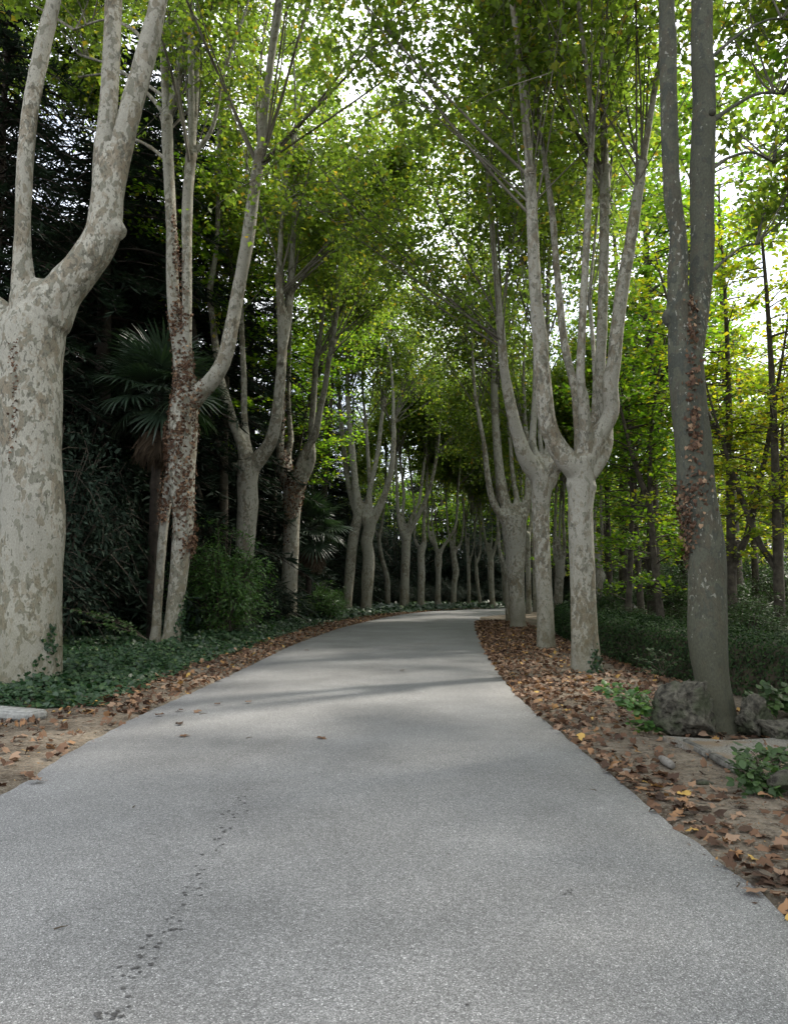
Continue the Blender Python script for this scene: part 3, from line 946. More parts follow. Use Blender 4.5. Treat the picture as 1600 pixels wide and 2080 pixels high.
TREES["R2"] = plane_tree(
    "tall pale plane tree in front of the hedge, many limbs rising like a candelabrum", (1189, 1366),
    [(1192, 1370, 70), (1189, 1335, 57), (1186, 1280, 53), (1183, 1187, 50), (1180, 1094, 50), (1179, 1031, 51), (1181, 1000, 55), (1181, 965, 53), (1180, 930, 58)],
    [lim((1168, 955, 48), (1137, 918, 44), (1116, 875, 38), (1107, 828, 36), (1101, 760, 33), (1096, 690, 31), (1088, 612, 28), (1082, 481, 25), (1077, 372, 25), (1076, 350, 25), dy=-0.7, n=9, bias=0.7),
     lim((1178, 935, 26), (1172, 840, 19), (1165, 781, 18), (1146, 700, 17), (1132, 569, 16), (1121, 437, 14), (1106, 328, 12), (1098, 285, 12), dy=0.9, n=7),
     lim((1192, 950, 34), (1192, 905, 30), (1187, 859, 27), (1184, 812, 24), (1178, 765, 19), (1182, 656, 17), (1189, 525, 16), (1195, 394, 15), (1202, 262, 14), (1201, 230, 14), dy=-0.9, n=7),
     lim((1195, 965, 36), (1222, 925, 33), (1231, 881, 29), (1223, 810, 25), (1219, 744, 23), (1222, 656, 22), (1226, 525, 21), (1228, 394, 22), (1228, 340, 22), dy=1.0, n=8),
     lim((1190, 935, 42), (1216, 884, 37), (1240, 836, 34), (1238, 785, 33), (1246, 735, 30), (1259, 612, 28), (1281, 481, 25), (1298, 372, 22), (1305, 328, 20), dy=-0.3, n=8),
     lim((1196, 920, 20), (1207, 830, 14), (1208, 760, 12), (1203, 690, 10), (1196, 600, 9), dy=1.9, n=4)],
    -1, 42, "bark_smooth", burls=[(1170, 985, 22), (1186, 990, 24), (1243, 826, 17)], shoots=8, length=8.0, leaves=14000)
TREES["R3"] = plane_tree(
    "pale plane tree with a blunt knobbed stump on its fork, left of the candelabrum tree", (1108, 1318),
    [(1109, 1322, 44), (1108, 1300, 37), (1106, 1219, 33), (1101, 1125, 33), (1098, 1047, 35), (1099, 1000, 42), (1104, 955, 54)],
    [lim((1092, 965, 42), (1068, 932, 36), (1053, 891, 29), (1041, 844, 25), (1031, 797, 22), (1023, 750, 20), (1018, 690, 19), (1015, 650, 19), dy=-0.8, n=9, bias=0.8),
     lim((1095, 945, 22), (1082, 906, 16), (1083, 859, 15), (1086, 812, 14), (1087, 720, 12), (1083, 640, 11), dy=1.0, n=7),
     lim((1103, 940, 14), (1096, 890, 10), (1096, 820, 9), (1097, 740, 8), dy=1.8, n=6),
     lim((1112, 955, 26), (1113, 905, 15), (1113, 850, 13), (1108, 740, 12), (1112, 650, 11), dy=0.6, n=7),
     lim((1112, 985, 32), (1125, 955, 26), (1131, 945, 26), dy=-0.3, leafy=False)],
    -1, 43, "bark_smooth", burls=[(1132, 946, 13), (1096, 1040, 14)], shoots=8, length=8.5, leaves=10500)
TREES["R4"] = plane_tree(
    "stout pale plane tree at the inside of the bend, trunk widening upwards", (1052, 1276),
    [(1053, 1279, 42), (1052, 1262, 31), (1048, 1187, 33), (1046, 1125, 40), (1043, 1078, 50), (1044, 1048, 54)],
    [lim((1032, 1070, 22), (1017, 1048, 16), (1000, 1018, 15), (990, 969, 13), (983, 906, 11), (975, 860, 10), (965, 806, 9), dy=-0.8, n=6, bias=0.6),
     lim((1040, 1060, 34), (1029, 1035, 27), (1020, 1000, 24), (1012, 937, 19), (1006, 860, 16), (1003, 781, 15), (1003, 760, 15), dy=0.3, n=9, bias=0.6),
     lim((1048, 1045, 18), (1049, 1010, 13), (1042, 975, 11), (1036, 906, 9), (1030, 830, 8), dy=1.4, n=6),
     lim((1055, 1058, 28), (1067, 1035, 20), (1072, 1000, 15), (1072, 940, 12), (1066, 850, 10), dy=0.7, n=7),
     lim((1040, 1050, 12), (1024, 1000, 9), (1017, 930, 8), (1013, 850, 7), dy=2.0, n=6)],
    -1, 44, "bark_smooth", burls=[(1030, 1034, 10)], shoots=8, length=8.5, leaves=6500)
right_far = [
    ("plane tree tucked just behind the stout trunk at the inner bend", (1035, 1264), [(1034, 1266, 16), (1031, 1200, 13), (1028, 1150, 13)],
     [lim((1027, 1155, 10), (1015, 1120, 8), (1010, 1060, 7), (1008, 980, 6)), lim((1029, 1155, 9), (1030, 1090, 7), (1026, 1000, 6))]),
    ("slim plane tree showing between the stout trunk and the knobbed one", (1073, 1248), [(1073, 1250, 13), (1073, 1190, 11), (1071, 1120, 13), (1070, 1085, 15)],
     [lim((1070, 1092, 11), (1078, 1060, 8), (1083, 1000, 7), (1080, 920, 6)), lim((1069, 1092, 9), (1062, 1050, 7), (1058, 980, 6))]),
    ("thin plane tree hugging the left edge of the knobbed trunk", (1087, 1243), [(1086, 1244, 11), (1085, 1190, 9), (1084, 1120, 9)],
     [lim((1084, 1125, 7), (1090, 1070, 6), (1092, 1000, 5)), lim((1083, 1125, 6), (1078, 1070, 5), (1075, 1000, 5))]),
]
for q, (lb, bs, tk, lm) in enumerate(right_far):
    plane_tree(lb, bs, tk, lm, -1, 50 + q, "bark_smooth", shoots=8, leaves=6500, length=7.0, thinmin=5)
old = [("gnarled old plane tree with twisted low limbs behind the hedge", (1134, 1262), [(1133, 1264, 20), (1134, 1215, 17), (1136, 1165, 18), (1137, 1140, 22)],
        [lim((1134, 1150, 13), (1126, 1120, 9), (1127, 1060, 8), (1130, 980, 7)), lim((1139, 1150, 13), (1146, 1110, 9), (1143, 1050, 8), (1146, 970, 7)), lim((1137, 1140, 9), (1136, 1080, 7), (1138, 1000, 6))]),
       ("gnarled pale plane trunk with burrs showing just right of the candelabrum tree", (1216, 1270), [(1215, 1272, 18), (1214, 1215, 15), (1217, 1170, 17), (1214, 1130, 15)],
        [lim((1213, 1140, 11), (1206, 1090, 8), (1209, 1020, 7), (1205, 950, 6)), lim((1216, 1140, 10), (1222, 1090, 8), (1219, 1020, 7), (1222, 940, 6))])]
for q, (lb, bs, tk, lm) in enumerate(old):
    plane_tree(lb, bs, tk, lm, +1, 60 + q, "bark", shoots=7, per=18, length=5.5, thinmin=5, group="old plane trees behind the hedge", burls=[(tk[2][0] + 6, tk[2][1], 8), (tk[1][0] - 5, tk[1][1], 7)])


# ------------------------------------------------------------------ conifers, palms, shrubs, woodland
def make_conifer(seed, H, R0, low=0.6):
    rng = RNG(seed)
    wood, leaf = Geo(), Geo()
    tz = np.linspace(-0.3, H, 10)
    wood.add(*tube(np.stack([0.1 * np.sin(tz * 0.3), 0.1 * np.cos(tz * 0.4), tz], -1), 0.26 * (H / 18) * (1 - tz / H * 0.95) + 0.02, 9, False)[:2])
    P, N_, T, S = [], [], [], []
    z = low
    while z < H * 0.985:
        f = z / H
        for _ in range(rng.integers(6, 9)):
            az = rng.uniform(0, 2 * np.pi)
            L = R0 * (1 - f) ** 0.5 * rng.uniform(0.6, 1.15) + 0.25
            d = np.array([math.cos(az), math.sin(az), 0])
            t = np.linspace(0, 1, 5)[:, None]
            q = np.array([0, 0, z + rng.uniform(-.15, .15)]) + d * L * t + UP * (0.10 * L * t - 0.42 * L * t ** 2)
            wood.add(*tube(q, 0.035 * (1 - 0.85 * t[:, 0]) + 0.006, 3, False)[:2])
            n = max(14, int(L * 40))
            u = rng.uniform(0.08, 1.0, n)[:, None]
            pos = np.array([0, 0, z]) + d * L * u + UP * (0.10 * L * u - 0.42 * L * u ** 2)
            side = np.cross(d, UP)
            sg = rng.choice([-1, 1], n)[:, None]
            tip = d * 0.7 + side * sg * rng.uniform(0.3, 1.2, (n, 1)) + UP * rng.uniform(-0.9, 0.05, (n, 1))
            P.append(pos + rng.normal(0, 0.05, (n, 3)))
            N_.append(UP + rng.normal(0, 0.35, (n, 3)))
            T.append(tip)
            S.append(rng.uniform(0.2, 0.5, n) * (0.7 + 0.4 * (1 - f)))
        z += rng.uniform(0.28, 0.46) * (H / 16)
    V, F = scatter(np.concatenate(P), np.concatenate(N_), np.concatenate(T), np.concatenate(S), BLADE, 0.55)
    return wood.mesh("trunk", smooth=True), np_mesh("crown", V, F)


CON = [make_conifer(s, h, r, lo) for s, h, r, lo in ((1, 17, 4.2, 0.5), (2, 20, 4.4, 0.9), (3, 15, 3.8, 0.3))]


def conifer(x, y, k, rot, sc, label, group):
    root = empty("conifer_tree", (x, y, 0))
    root.rotation_euler = (0, 0, rot)
    root.scale = (sc, sc, sc)
    tag(root, label, "tree", group)
    link("trunk", CON[k][0], M["conifer_bark"], root)
    link("crown", CON[k][1], M["needle"], root)
    return root


con_spots = [
    (-10.9, 19.5, 1, 0.95, "tall dark conifer directly behind the massive mottled plane tree"),
    (-14.8, 17.5, 0, 1.05, "dark conifer beyond the massive trunk at the far left edge"),
    (-9.6, 26.5, 0, 1.1, "dark conifer between the massive trunk and the left palm"),
    (-13.6, 25.5, 1, 1.05, "high dark conifer behind the gap between the two nearest left trees"),
    (-10.6, 33.0, 1, 0.95, "dark conifer behind the bush-wrapped plane tree"),
    (-14.5, 32.0, 2, 1.2, "broad dark conifer deep behind the left palm"),
    (-9.2, 39.5, 0, 1.05, "dark conifer left of the right palm"),
    (-13.5, 40.0, 1, 1.0, "tall conifer deep in the left wood behind the creeper-covered tree"),
    (-7.4, 46.5, 2, 1.1, "conifer with drooping boughs right of the right palm"),
    (-11.5, 48.0, 1, 0.95, "tall conifer behind the slim leaning plane tree"),
    (-5.0, 54.0, 2, 1.15, "dark conifer behind the pale swollen plane tree"),
    (-3.4, 61.0, 1, 0.9, "far conifer behind the thin crooked plane tree"),
]
con_lab = set()
for q, (x, y, k_, s_, lb) in enumerate(con_spots):
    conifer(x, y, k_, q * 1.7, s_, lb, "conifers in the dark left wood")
for q, (u, Y, k_, sc, lb) in enumerate([(500, 37, 1, 1.15, "very tall conifer showing between the bush-wrapped and straight plane trees"), (425, 33, 1, 1.15, "very tall conifer right of the twin-stemmed plane tree"), (250, 30, 1, 1.15, "very tall conifer above the left palm"),
                                         (560, 50, 1, 1.2, "very tall conifer far behind the straight plane tree"), (640, 58, 1, 1.1, "tall conifer far behind the right palm"), (185, 24, 1, 1.2, "very tall conifer between the massive trunk and the twin-stemmed tree"), (335, 29, 1, 1.3, "very tall conifer straight behind the twin-stemmed plane tree"),
                                         (150, 27, 0, 1.1, "conifer right behind the massive trunk's fork")]):
    conifer(at(u, 1190, Y)[0], Y, k_, q * 1.3 + 0.4, sc, lb, "conifers in the dark left wood")
rng = RNG(77)
for q in range(44):
    a = q / 43
    x = -22 + 66 * a + rng.uniform(-1.2, 1.2)
    y = 68 + 8 * math.sin(a * 3.1) + (q % 2) * 9 + rng.uniform(-2, 3)
    conifer(x, y, int(rng.integers(0, 3)), rng.uniform(0, 6), rng.uniform(0.75, 1.05), "far dark conifer in the wood closing the view beyond the bend", "far conifers beyond the bend")
for q in range(12):
    x, y = rng.uniform(-26, -14), 14 + q * 4.2
    conifer(x, y, int(rng.integers(0, 3)), rng.uniform(0, 6), rng.uniform(0.85, 1.15), "dark conifer deep in the left wood", "deep conifers of the left wood")


def make_shrub(seed, rx, ry, h, n, size, tmpl, droop=0.3, stems=9, hole=0.35):
    """arching stems with leaves towards the outside"""
    rng = RNG(seed)
    wood = Geo()
    P, T, N_ = [], [], []
    per = max(4, n // (stems * 7))
    for _ in range(stems):
        az, rad = rng.uniform(0, 6.283), math.sqrt(rng.uniform(0.02, 1))
        top = np.array([rx * rad * math.cos(az), ry * rad * math.sin(az), h * (1 - 0.55 * rad ** 2) * rng.uniform(0.75, 1.08)])
        b = np.array([top[0] * 0.25, top[1] * 0.25, -0.05])
        mid = (b + top) / 2 + np.array([0, 0, 0.22 * h])
        t = np.linspace(0, 1, 6)[:, None]
        C = b * (1 - t) ** 2 + 2 * mid * t * (1 - t) + top * t ** 2
        wood.add(*tube(C, 0.009 * h * (1 - 0.8 * t[:, 0]) + 0.004, 4, False)[:2])
        for k_ in range(7):
            s = rng.uniform(0.15, 1.0)
            p0 = b * (1 - s) ** 2 + 2 * mid * s * (1 - s) + top * s ** 2
            dd = norm(rng.normal(0, 1, 3) * np.array([1, 1, 0.45]) + np.array([top[0], top[1], 0]) * 0.5 / max(rx, 0.1))
            tl = rng.uniform(0.25, 0.55) * h * 0.55
            u = rng.uniform(0, 1, per)[:, None]
            pp = p0 + dd * tl * u - UP * droop * tl * u ** 2 + rng.normal(0, 0.05 * h ** 0.5, (per, 3))
            wood.add(*tube(np.array([p0, p0 + dd * tl * 0.5 - UP * droop * tl * .25, p0 + dd * tl - UP * droop * tl]), np.array([0.006, 0.004, 0.002]) * h ** 0.5, 3, False)[:2])
            P.append(pp)
            T.append(np.repeat(dd[None], per, 0))
    P, T = np.concatenate(P), np.concatenate(T)
    P[:, 2] = np.maximum(P[:, 2], 0.03)
    N_ = UP * 0.9 + rng.normal(0, 0.5, P.shape) + np.stack([P[:, 0] / rx, P[:, 1] / ry, 0 * P[:, 0]], -1) * 0.4
    V, F = scatter(P, N_, T * 0.8 + rng.normal(0, 0.5, P.shape) - UP * 0.25, size * rng.uniform(0.6, 1.25, len(P)), tmpl)
    return wood.mesh("stems", smooth=True), np_mesh("foliage", V, F)


def shrub(ms, mat, loc, rot, sc, label, group=None, name="shrub", cat="bush"):
    root = empty(name, loc)
    root.rotation_euler = (0, 0, rot)
    root.scale = sc if not np.isscalar(sc) else (sc, sc, sc)
    tag(root, label, cat, group)
    link("stems", ms[0], M["bark_wood"], root)
    link("foliage", ms[1], M[mat] if isinstance(mat, str) else mat, root)
    return root


SH_A = make_shrub(101, 1.35, 1.2, 3.4, 13000, 0.13, BLADE, 0.5, 40)
SH_B = make_shrub(102, 1.3, 1.3, 2.0, 7000, 0.11, BLADE, 0.3, 30)
SH_C = make_shrub(103, 1.6, 1.4, 2.6, 12000, 0.11, BLADE, 0.25, 40)
SH_D = make_shrub(104, 0.9, 0.9, 0.9, 1500, 0.10, KITE, 0.3, 12)


def gp(u, v):
    p = ground(u, v)
    return (p[0], p[1], float(gh(p[0], p[1])))


shrub(SH_A, "leaf_bright", (at(452, 1290, 23.2)[0], 23.2, 0.05), 0.4, 1.05, "large arching green bush wrapped round the third left plane tree", name="bush")
shrub(SH_B, "leaf_bright", (at(660, 1260, 34)[0], 34.0, 0.05), 1.0, (0.95, 0.95, 0.9), "rounded green bush between the palm and the slim leaning plane tree", name="bush")
left_under = [(-10.2, 18.0, 1.2), (-9.2, 22.0, 1.0), (-13.5, 19.5, 1.4), (-5.6, 27.0, 0.9), (-9.6, 25.0, 1.3), (-5.0, 30.0, 0.8), (-8.6, 32.5, 1.2), (-3.9, 38.5, 0.75), (-6.4, 41.5, 1.2),
              (-2.6, 47.0, 0.8), (-4.6, 52.5, 1.2), (0.5, 57.0, 0.9), (-1.6, 61.0, 1.2), (4.5, 60.5, 0.9), (8.5, 62.5, 0.9), (12.5, 64.5, 1.0), (17.0, 66.5, 1.0), (-3, 66, 1.5), (2, 66.5, 1.5), (6.5, 68, 1.5), (11, 69.5, 1.5), (15.5, 71, 1.6), (21, 70, 1.6), (26, 69, 1.6), (2.5, 60.5, 0.7), (6.5, 61.5, 0.7), (10.5, 63.5, 0.8), (14.8, 65.2, 0.8), (21.0, 67.0, 1.0)]
for q, (x, y, s_) in enumerate(left_under):
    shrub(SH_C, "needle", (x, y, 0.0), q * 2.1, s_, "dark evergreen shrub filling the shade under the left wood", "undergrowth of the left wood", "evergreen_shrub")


for q, (x, y, s_, h_, lb) in enumerate([(-8.6, 17.6, 1.5, 2.6, "tall black-green yew behind the ivy between the two nearest left trees"), (-12.2, 16.0, 1.6, 2.6, "tall black-green yew behind the massive mottled trunk"),
                                       (-9.8, 21.0, 1.7, 3.2, "tall black-green yew left of the palm"), (-7.6, 24.8, 1.1, 2.4, "black-green yew between the palm and the bush"), (-7.6, 37.0, 1.4, 2.6, "tall black-green yew behind the straight plane tree"),
                                       (-5.8, 47.0, 1.3, 2.4, "black-green yew behind the slim leaning plane tree")]):
    shrub(SH_C, "needle", (x, y, 0.0), q * 1.1 + 0.5, (s_, s_, h_ * 0.9), lb, "yews in the dark left wood", "yew_tree", "tree")

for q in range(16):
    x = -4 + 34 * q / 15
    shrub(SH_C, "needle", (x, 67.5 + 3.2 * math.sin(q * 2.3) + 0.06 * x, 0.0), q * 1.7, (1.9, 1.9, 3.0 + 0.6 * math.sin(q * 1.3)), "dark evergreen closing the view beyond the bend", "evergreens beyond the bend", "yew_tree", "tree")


def make_frond(seed, R, dead=False):
    """fan palm frond: stalk along +X then a fan of narrow folded blades"""
    rng = RNG(seed)
    g = Geo()
    st = np.array([[0, 0, 0], [R * 0.28, 0, 0.04 * R], [R * 0.5, 0, 0.02 * R]])
    g.add(*tube(st, np.array([0.016, 0.012, 0.009]), 4, False)[:2])
    hub = st[-1]
    nb = 26
    for i in range(nb):
        a = math.radians(-125 + 250 * i / (nb - 1)) + rng.normal(0, 0.02)
        if dead:
            a *= 0.35
        L = R * 0.62 * (1 - 0.18 * abs(a) / 2.2) * rng.uniform(0.92, 1.06)
        d = np.array([math.cos(a), math.sin(a), 0.0])
        s = np.array([-math.sin(a), math.cos(a), 0.0])
        w = 0.021 * R
        dr = rng.uniform(0.10, 0.32) * L
        pts = [hub, hub + d * L * 0.35 + UP * 0.02, hub + d * L * 0.7 - UP * dr * 0.25, hub + d * L * (0.97) - UP * dr]
        ws = [0.2 * w, w, 0.8 * w, 0.08 * w]
        V = []
        for p_, ww in zip(pts, ws):
            V += [p_ - s * ww + UP * ww * 0.5, p_, p_ + s * ww + UP * ww * 0.5]
        F = []
        for k_ in range(3):
            b = k_ * 3
            F += [[b, b + 1, b + 4, b + 3], [b + 1, b + 2, b + 5, b + 4]]
        g.add(np.array(V), np.array(F))
    return g.mesh("frond")


FROND = [make_frond(201, 1.0), make_frond(202, 1.0)]
DEADF = make_frond(203, 1.0, True)


def palm(loc, H, R, label, seed, lean=(0, 0)):
    rng = RNG(seed)
    root = empty("fan_palm", loc)
    tag(root, label, "palm tree", "fan palms in the left wood")
    z = np.linspace(-0.2, H, 26)
    rr = 0.13 + 0.02 * np.sin(z * 9) + 0.05 * np.clip((z - H * 0.6) / H, 0, 1)
    g = Geo().add(*tube(np.stack([lean[0] * (z / H) ** 2, lean[1] * (z / H) ** 2, z], -1), rr, 10, True, 0.06, rng))
    link("trunk", g.mesh("trunk", smooth=True), M["conifer_bark"], root)
    top = np.array([lean[0], lean[1], H])
    for i in range(34):
        o = link("frond", FROND[i % 2], M["frond"], root, top + rng.normal(0, 0.05, 3))
        el = math.radians(75 - 118 * (i / 33)) + rng.normal(0, 0.08)
        o.rotation_euler = (rng.normal(0, 0.25), -el, i * 2.399 + rng.normal(0, 0.15))
        s = R * rng.uniform(0.9, 1.12)
        o.scale = (s, s, s)
    for i in range(20):
        o = link("dead_frond", DEADF, M["dead_frond"], root, top - UP * rng.uniform(0.1, 0.55))
        o.rotation_euler = (rng.normal(0, 0.2), math.radians(rng.uniform(62, 86)), i * 2.4)
        s = R * rng.uniform(0.7, 0.95)
        o.scale = (s, s, s)
    return root


pp = at(322, 800, 20.3)
palm((pp[0], 20.3, 0), pp[2], 1.85, "dark fan palm with hanging dead fronds behind the twin-stemmed plane tree", 211)
pp = at(628, 1075, 35.5)
palm((pp[0], 35.5, 0), pp[2], 1.9, "fan palm beside the straight plane tree, grey-green fans over a brown skirt", 212)


def make_wood_tree(seed, H, n_br, spread, leaf, per, crook=0.4, low=0.2, tmpl=KITE):
    """slender woodland tree: dark trunk, forks, flat layered leaf sprays"""
    rng = RNG(seed)
    wood = Geo()
    P, T = [], []
    z = np.linspace(0, 1, 12)
    ph = rng.uniform(0, 6, 4)
    tr = np.stack([crook * np.sin(z * 2.4 + ph[0]) * z, crook * np.sin(z * 2.0 + ph[1]) * z, -0.3 + z * (H + 0.3)], -1)
    tr[:, :2] -= tr[0, :2]
    wood.add(*tube(tr, 0.012 * H * (1 - 0.88 * z) + 0.01, 9, False)[:2])
    trunks = [(tr, low)]
    for _ in range(2):
        i = rng.integers(2, 6)
        az = rng.uniform(0, 6.28)
        L = H * rng.uniform(0.4, 0.6)
        t = np.linspace(0, 1, 9)[:, None]
        d = np.array([math.cos(az), math.sin(az), 0])
        q = tr[i] + d * L * 0.32 * t ** 0.7 + UP * L * t
        wood.add(*tube(q, 0.0075 * H * (1 - 0.85 * t[:, 0]) + 0.008, 6, False)[:2])
        trunks.append((q, max(0.15, low)))
    for tk, lo in trunks:
        nb = n_br if tk is tr else n_br // 2
        for k_ in range(nb):
            s = lo + (1 - lo) * (k_ + rng.uniform(0, 1)) / nb
            i = min(int(s * (len(tk) - 1)), len(tk) - 2)
            f = s * (len(tk) - 1) - i
            p0 = tk[i] * (1 - f) + tk[i + 1] * f
            az = rng.uniform(0, 6.28)
            L = spread * rng.uniform(0.5, 1.1) * (1.1 - 0.6 * s)
            d = np.array([math.cos(az), math.sin(az), rng.uniform(0.05, 0.55)])
            t = np.linspace(0, 1, 5)[:, None]
            q = p0 + d * L * t + UP * (-0.15 * L * t ** 2)
            wood.add(*tube(q, 0.022 * (1 - 0.85 * t[:, 0]) + 0.004, 4, False)[:2])
            for _ in range(6):
                u0 = rng.uniform(0.25, 1.0)
                c = p0 + d * L * u0 - UP * 0.15 * L * u0 ** 2
                sd = norm(d * 0.6 + rng.normal(0, 0.7, 3) * np.array([1, 1, 0.25]))
                sl = rng.uniform(0.4, 0.9) * spread * 0.35
                u = rng.uniform(0, 1, per)[:, None]
                P.append(c + sd * sl * u + rng.normal(0, 1, (per, 3)) * np.array([0.16, 0.16, 0.06]))
                T.append(np.repeat(sd[None], per, 0))
                wood.add(*tube(np.array([c, c + sd * sl * 0.5, c + sd * sl]), np.array([.007, .005, .003]), 3, False)[:2])
    P, T = np.concatenate(P), np.concatenate(T)
    V, F = scatter(P, UP * 1.0 + rng.normal(0, 0.42, P.shape), T + rng.normal(0, 0.6, P.shape), leaf * rng.uniform(0.65, 1.25, len(P)), tmpl)
    return wood.mesh("trunk", smooth=True), np_mesh("crown", V, F)


WT = [make_wood_tree(301, 11, 30, 2.6, 0.15, 13), make_wood_tree(302, 13, 34, 2.8, 0.15, 13, 0.6, 0.16), make_wood_tree(303, 9, 26, 2.2, 0.14, 13, 0.8, 0.14), make_wood_tree(304, 14, 36, 3.0, 0.15, 14, 0.3, 0.25), make_wood_tree(305, 15, 44, 3.3, 0.14, 18, 0.3, 0.5)]


def wood_tree(x, y, k_, rot, sc, yellow, label, group):
    root = empty("woodland_tree", (x, y, 0))
    root.rotation_euler = (0, 0, rot)
    root.scale = (sc, sc, sc)
    tag(root, label, "tree", group)
    src = WT[k_]
    link("trunk", src[0], M["bark_wood"], root)
    link("crown", src[1], M["leaf_yellow"] if yellow else M["leaf_wood"], root)


def on_view(u, Y):
    return at(u, 1190, Y)[0]


wt = [(1270, 24, 2, 0.3, 1.0, 0, "crooked dark-stemmed green tree just right of the candelabrum tree"),
      (1302, 27, 0, 1.4, 1.0, 0, "thin straight dark tree between the candelabrum tree and the boulder tree"),
      (1345, 22, 2, 2.9, 1.05, 0, "slanting dark sapling left of the two-stemmed tree"),
      (1482, 21, 1, 0.7, 0.95, 1, "dark straight trunk with yellow-green leaves just right of the two-stemmed tree"),
      (1578, 19, 3, 2.2, 0.85, 1, "dark forked tree with yellowing leaves at the right edge"),
      (1395, 31, 1, 4.0, 1.0, 0, "green tree directly behind the two-stemmed tree"),
      (1530, 29, 0, 5.2, 1.1, 1, "yellow-leaved tree between the two dark trunks on the right"),
      (1235, 34, 1, 3.3, 1.0, 0, "green tree behind the gnarled pale trunk"),
      (1180, 38, 0, 0.9, 1.05, 0, "green tree behind the candelabrum tree"),
      (1440, 40, 3, 1.8, 1.05, 1, "tall yellowing tree far behind the two-stemmed tree"),
      (1330, 42, 3, 2.7, 1.05, 0, "tall green tree far behind the slanting sapling"),
      (1590, 36, 1, 4.4, 1.1, 1, "tall yellow tree far back at the right edge"),
      (1650, 24, 0, 3.7, 1.0, 1, "yellow-leaved tree reaching in from beyond the right edge"),
      (1130, 46, 3, 0.2, 1.0, 0, "tall green tree behind the old gnarled plane tree"),
      (1325, 30, 4, 1.2, 1.5, 0, "very tall green tree filling the gap between the candelabrum and two-stemmed trees"),
      (1265, 38, 4, 2.2, 1.6, 0, "very tall green tree behind the candelabrum tree's limbs"),
      (1500, 33, 4, 4.2, 1.35, 0, "very tall green tree right of the two-stemmed tree's stems")]
for (u, Y, k_, rot, sc, ye, lb) in wt:
    wood_tree(on_view(u, Y), Y, k_, rot, sc, ye, lb, "woodland trees behind the hedge")
for (u, Y, k_, rot, sc, lb) in [(455, 29, 4, 0.4, 1.2, "green broadleaf tree among the conifers behind the bush-wrapped plane tree"), (545, 38, 4, 2.4, 1.3, "green broadleaf tree behind the straight plane tree"),
                                (655, 47, 4, 1.1, 1.4, "green broadleaf tree behind the right palm")]:
    wood_tree(on_view(u, Y), Y, k_, rot, sc, 0, lb, "broadleaf trees in the left wood")
rng = RNG(99)
for q in range(18):
    u = 660 + 420 * ((q * 0.618 + 0.1) % 1.0)
    Y = 64 + 18 * rng.random()
    wood_tree(on_view(u, Y), Y, int(rng.integers(0, 4)), rng.uniform(0, 6), rng.uniform(1.1, 1.4), 0, "far broadleaf tree beyond the bend", "far broadleaf trees beyond the bend")
rng = RNG(88)
for q in range(22):
    u = 1090 + 620 * ((q * 0.618) % 1.0)
    Y = 48 + 26 * rng.random()
    wood_tree(on_view(u, Y), Y, int(rng.integers(0, 4)), rng.uniform(0, 6), rng.uniform(1.0, 1.3), int(rng.random() < 0.45), "distant woodland tree deep in the right wood", "distant trees of the right wood")

for q, (x, y, k_, sc) in enumerate([(8.2, 9.5, 3, 1.0), (10.5, 12.5, 1, 1.1), (11.5, 7.5, 3, 1.1), (8.8, 4.5, 0, 1.15), (13.5, 10.5, 3, 1.2), (14.0, 15.5, 1, 1.2), (12.0, 2.5, 1, 1.15), (16.5, 6.5, 3, 1.25), (17.0, 19.0, 3, 1.2), (7.6, 0.5, 1, 1.0)]):  # unseen woodland trees, added to keep direct sun off the near road
    wood_tree(x, y, k_, q * 1.9, sc, q % 2, "unseen woodland tree added beyond the right edge to shade the road", "woodland trees beyond the right edge")

right_under = [(5.9, 17.0, 0.75), (7.4, 16.0, 0.85), (8.3, 13.6, 0.8), (6.4, 20.5, 0.85), (8.8, 19.0, 0.95), (10.6, 17.2, 1.1), (7.6, 24.5, 0.95), (10.2, 23.0, 1.1), (12.8, 22.0, 1.2), (8.6, 30.0, 1.0), (11.8, 29.5, 1.2),
               (15.4, 29.0, 1.4), (10.0, 37.0, 1.2), (13.6, 36.5, 1.3), (17.8, 36.0, 1.4), (21.5, 36.0, 1.4), (13.0, 45.0, 1.3), (17.0, 45.0, 1.4), (21.5, 45.0, 1.4), (26, 45, 1.5), (20, 54, 1.5), (25, 54, 1.5), (30, 54, 1.6)]
for q, (x, y, s_) in enumerate(right_under):
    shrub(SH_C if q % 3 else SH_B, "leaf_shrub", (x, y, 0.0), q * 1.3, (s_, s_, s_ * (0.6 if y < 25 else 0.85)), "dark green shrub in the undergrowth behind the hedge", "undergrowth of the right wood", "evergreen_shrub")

# clipped hedge behind the right row
hp = np.array([[5.6, 6.8], [5.15, 9.5], [4.75, 12.0], [4.65, 15.0], [4.8, 19.0], [5.3, 24.0], [6.4, 29.0], [8.2, 34.0], [11.0, 39.0]])
C3, _ = spline(np.column_stack([hp, np.zeros(len(hp))]), np.ones(len(hp)), 0.3)
Tn = norm(np.gradient(C3, axis=0))
Nn = np.stack([Tn[:, 1], -Tn[:, 0], 0 * Tn[:, 0]], -1)        # points away from the road
rng = RNG(401)
HW, HH = 1.5, 0.82
prof = [(0.0, 0.0), (-0.02, HH * 0.55), (0.10, HH * 0.96), (0.4, HH), (HW - 0.3, HH), (HW, HH * 0.9), (HW, 0)]
hv = np.concatenate([(C3 + Nn * (a + 0.03) + UP * max(0, b - 0.06))[:, None] for a, b in prof], 1).reshape(-1, 3)
kk = len(prof)
hi = np.arange(len(C3) - 1)[:, None] * kk + np.arange(kk - 1)[None]
hF = np.stack([hi, hi + kk, hi + kk + 1, hi + 1], -1).reshape(-1, 4)
hroot = empty("hedge", (5.0, 12.0, 0))
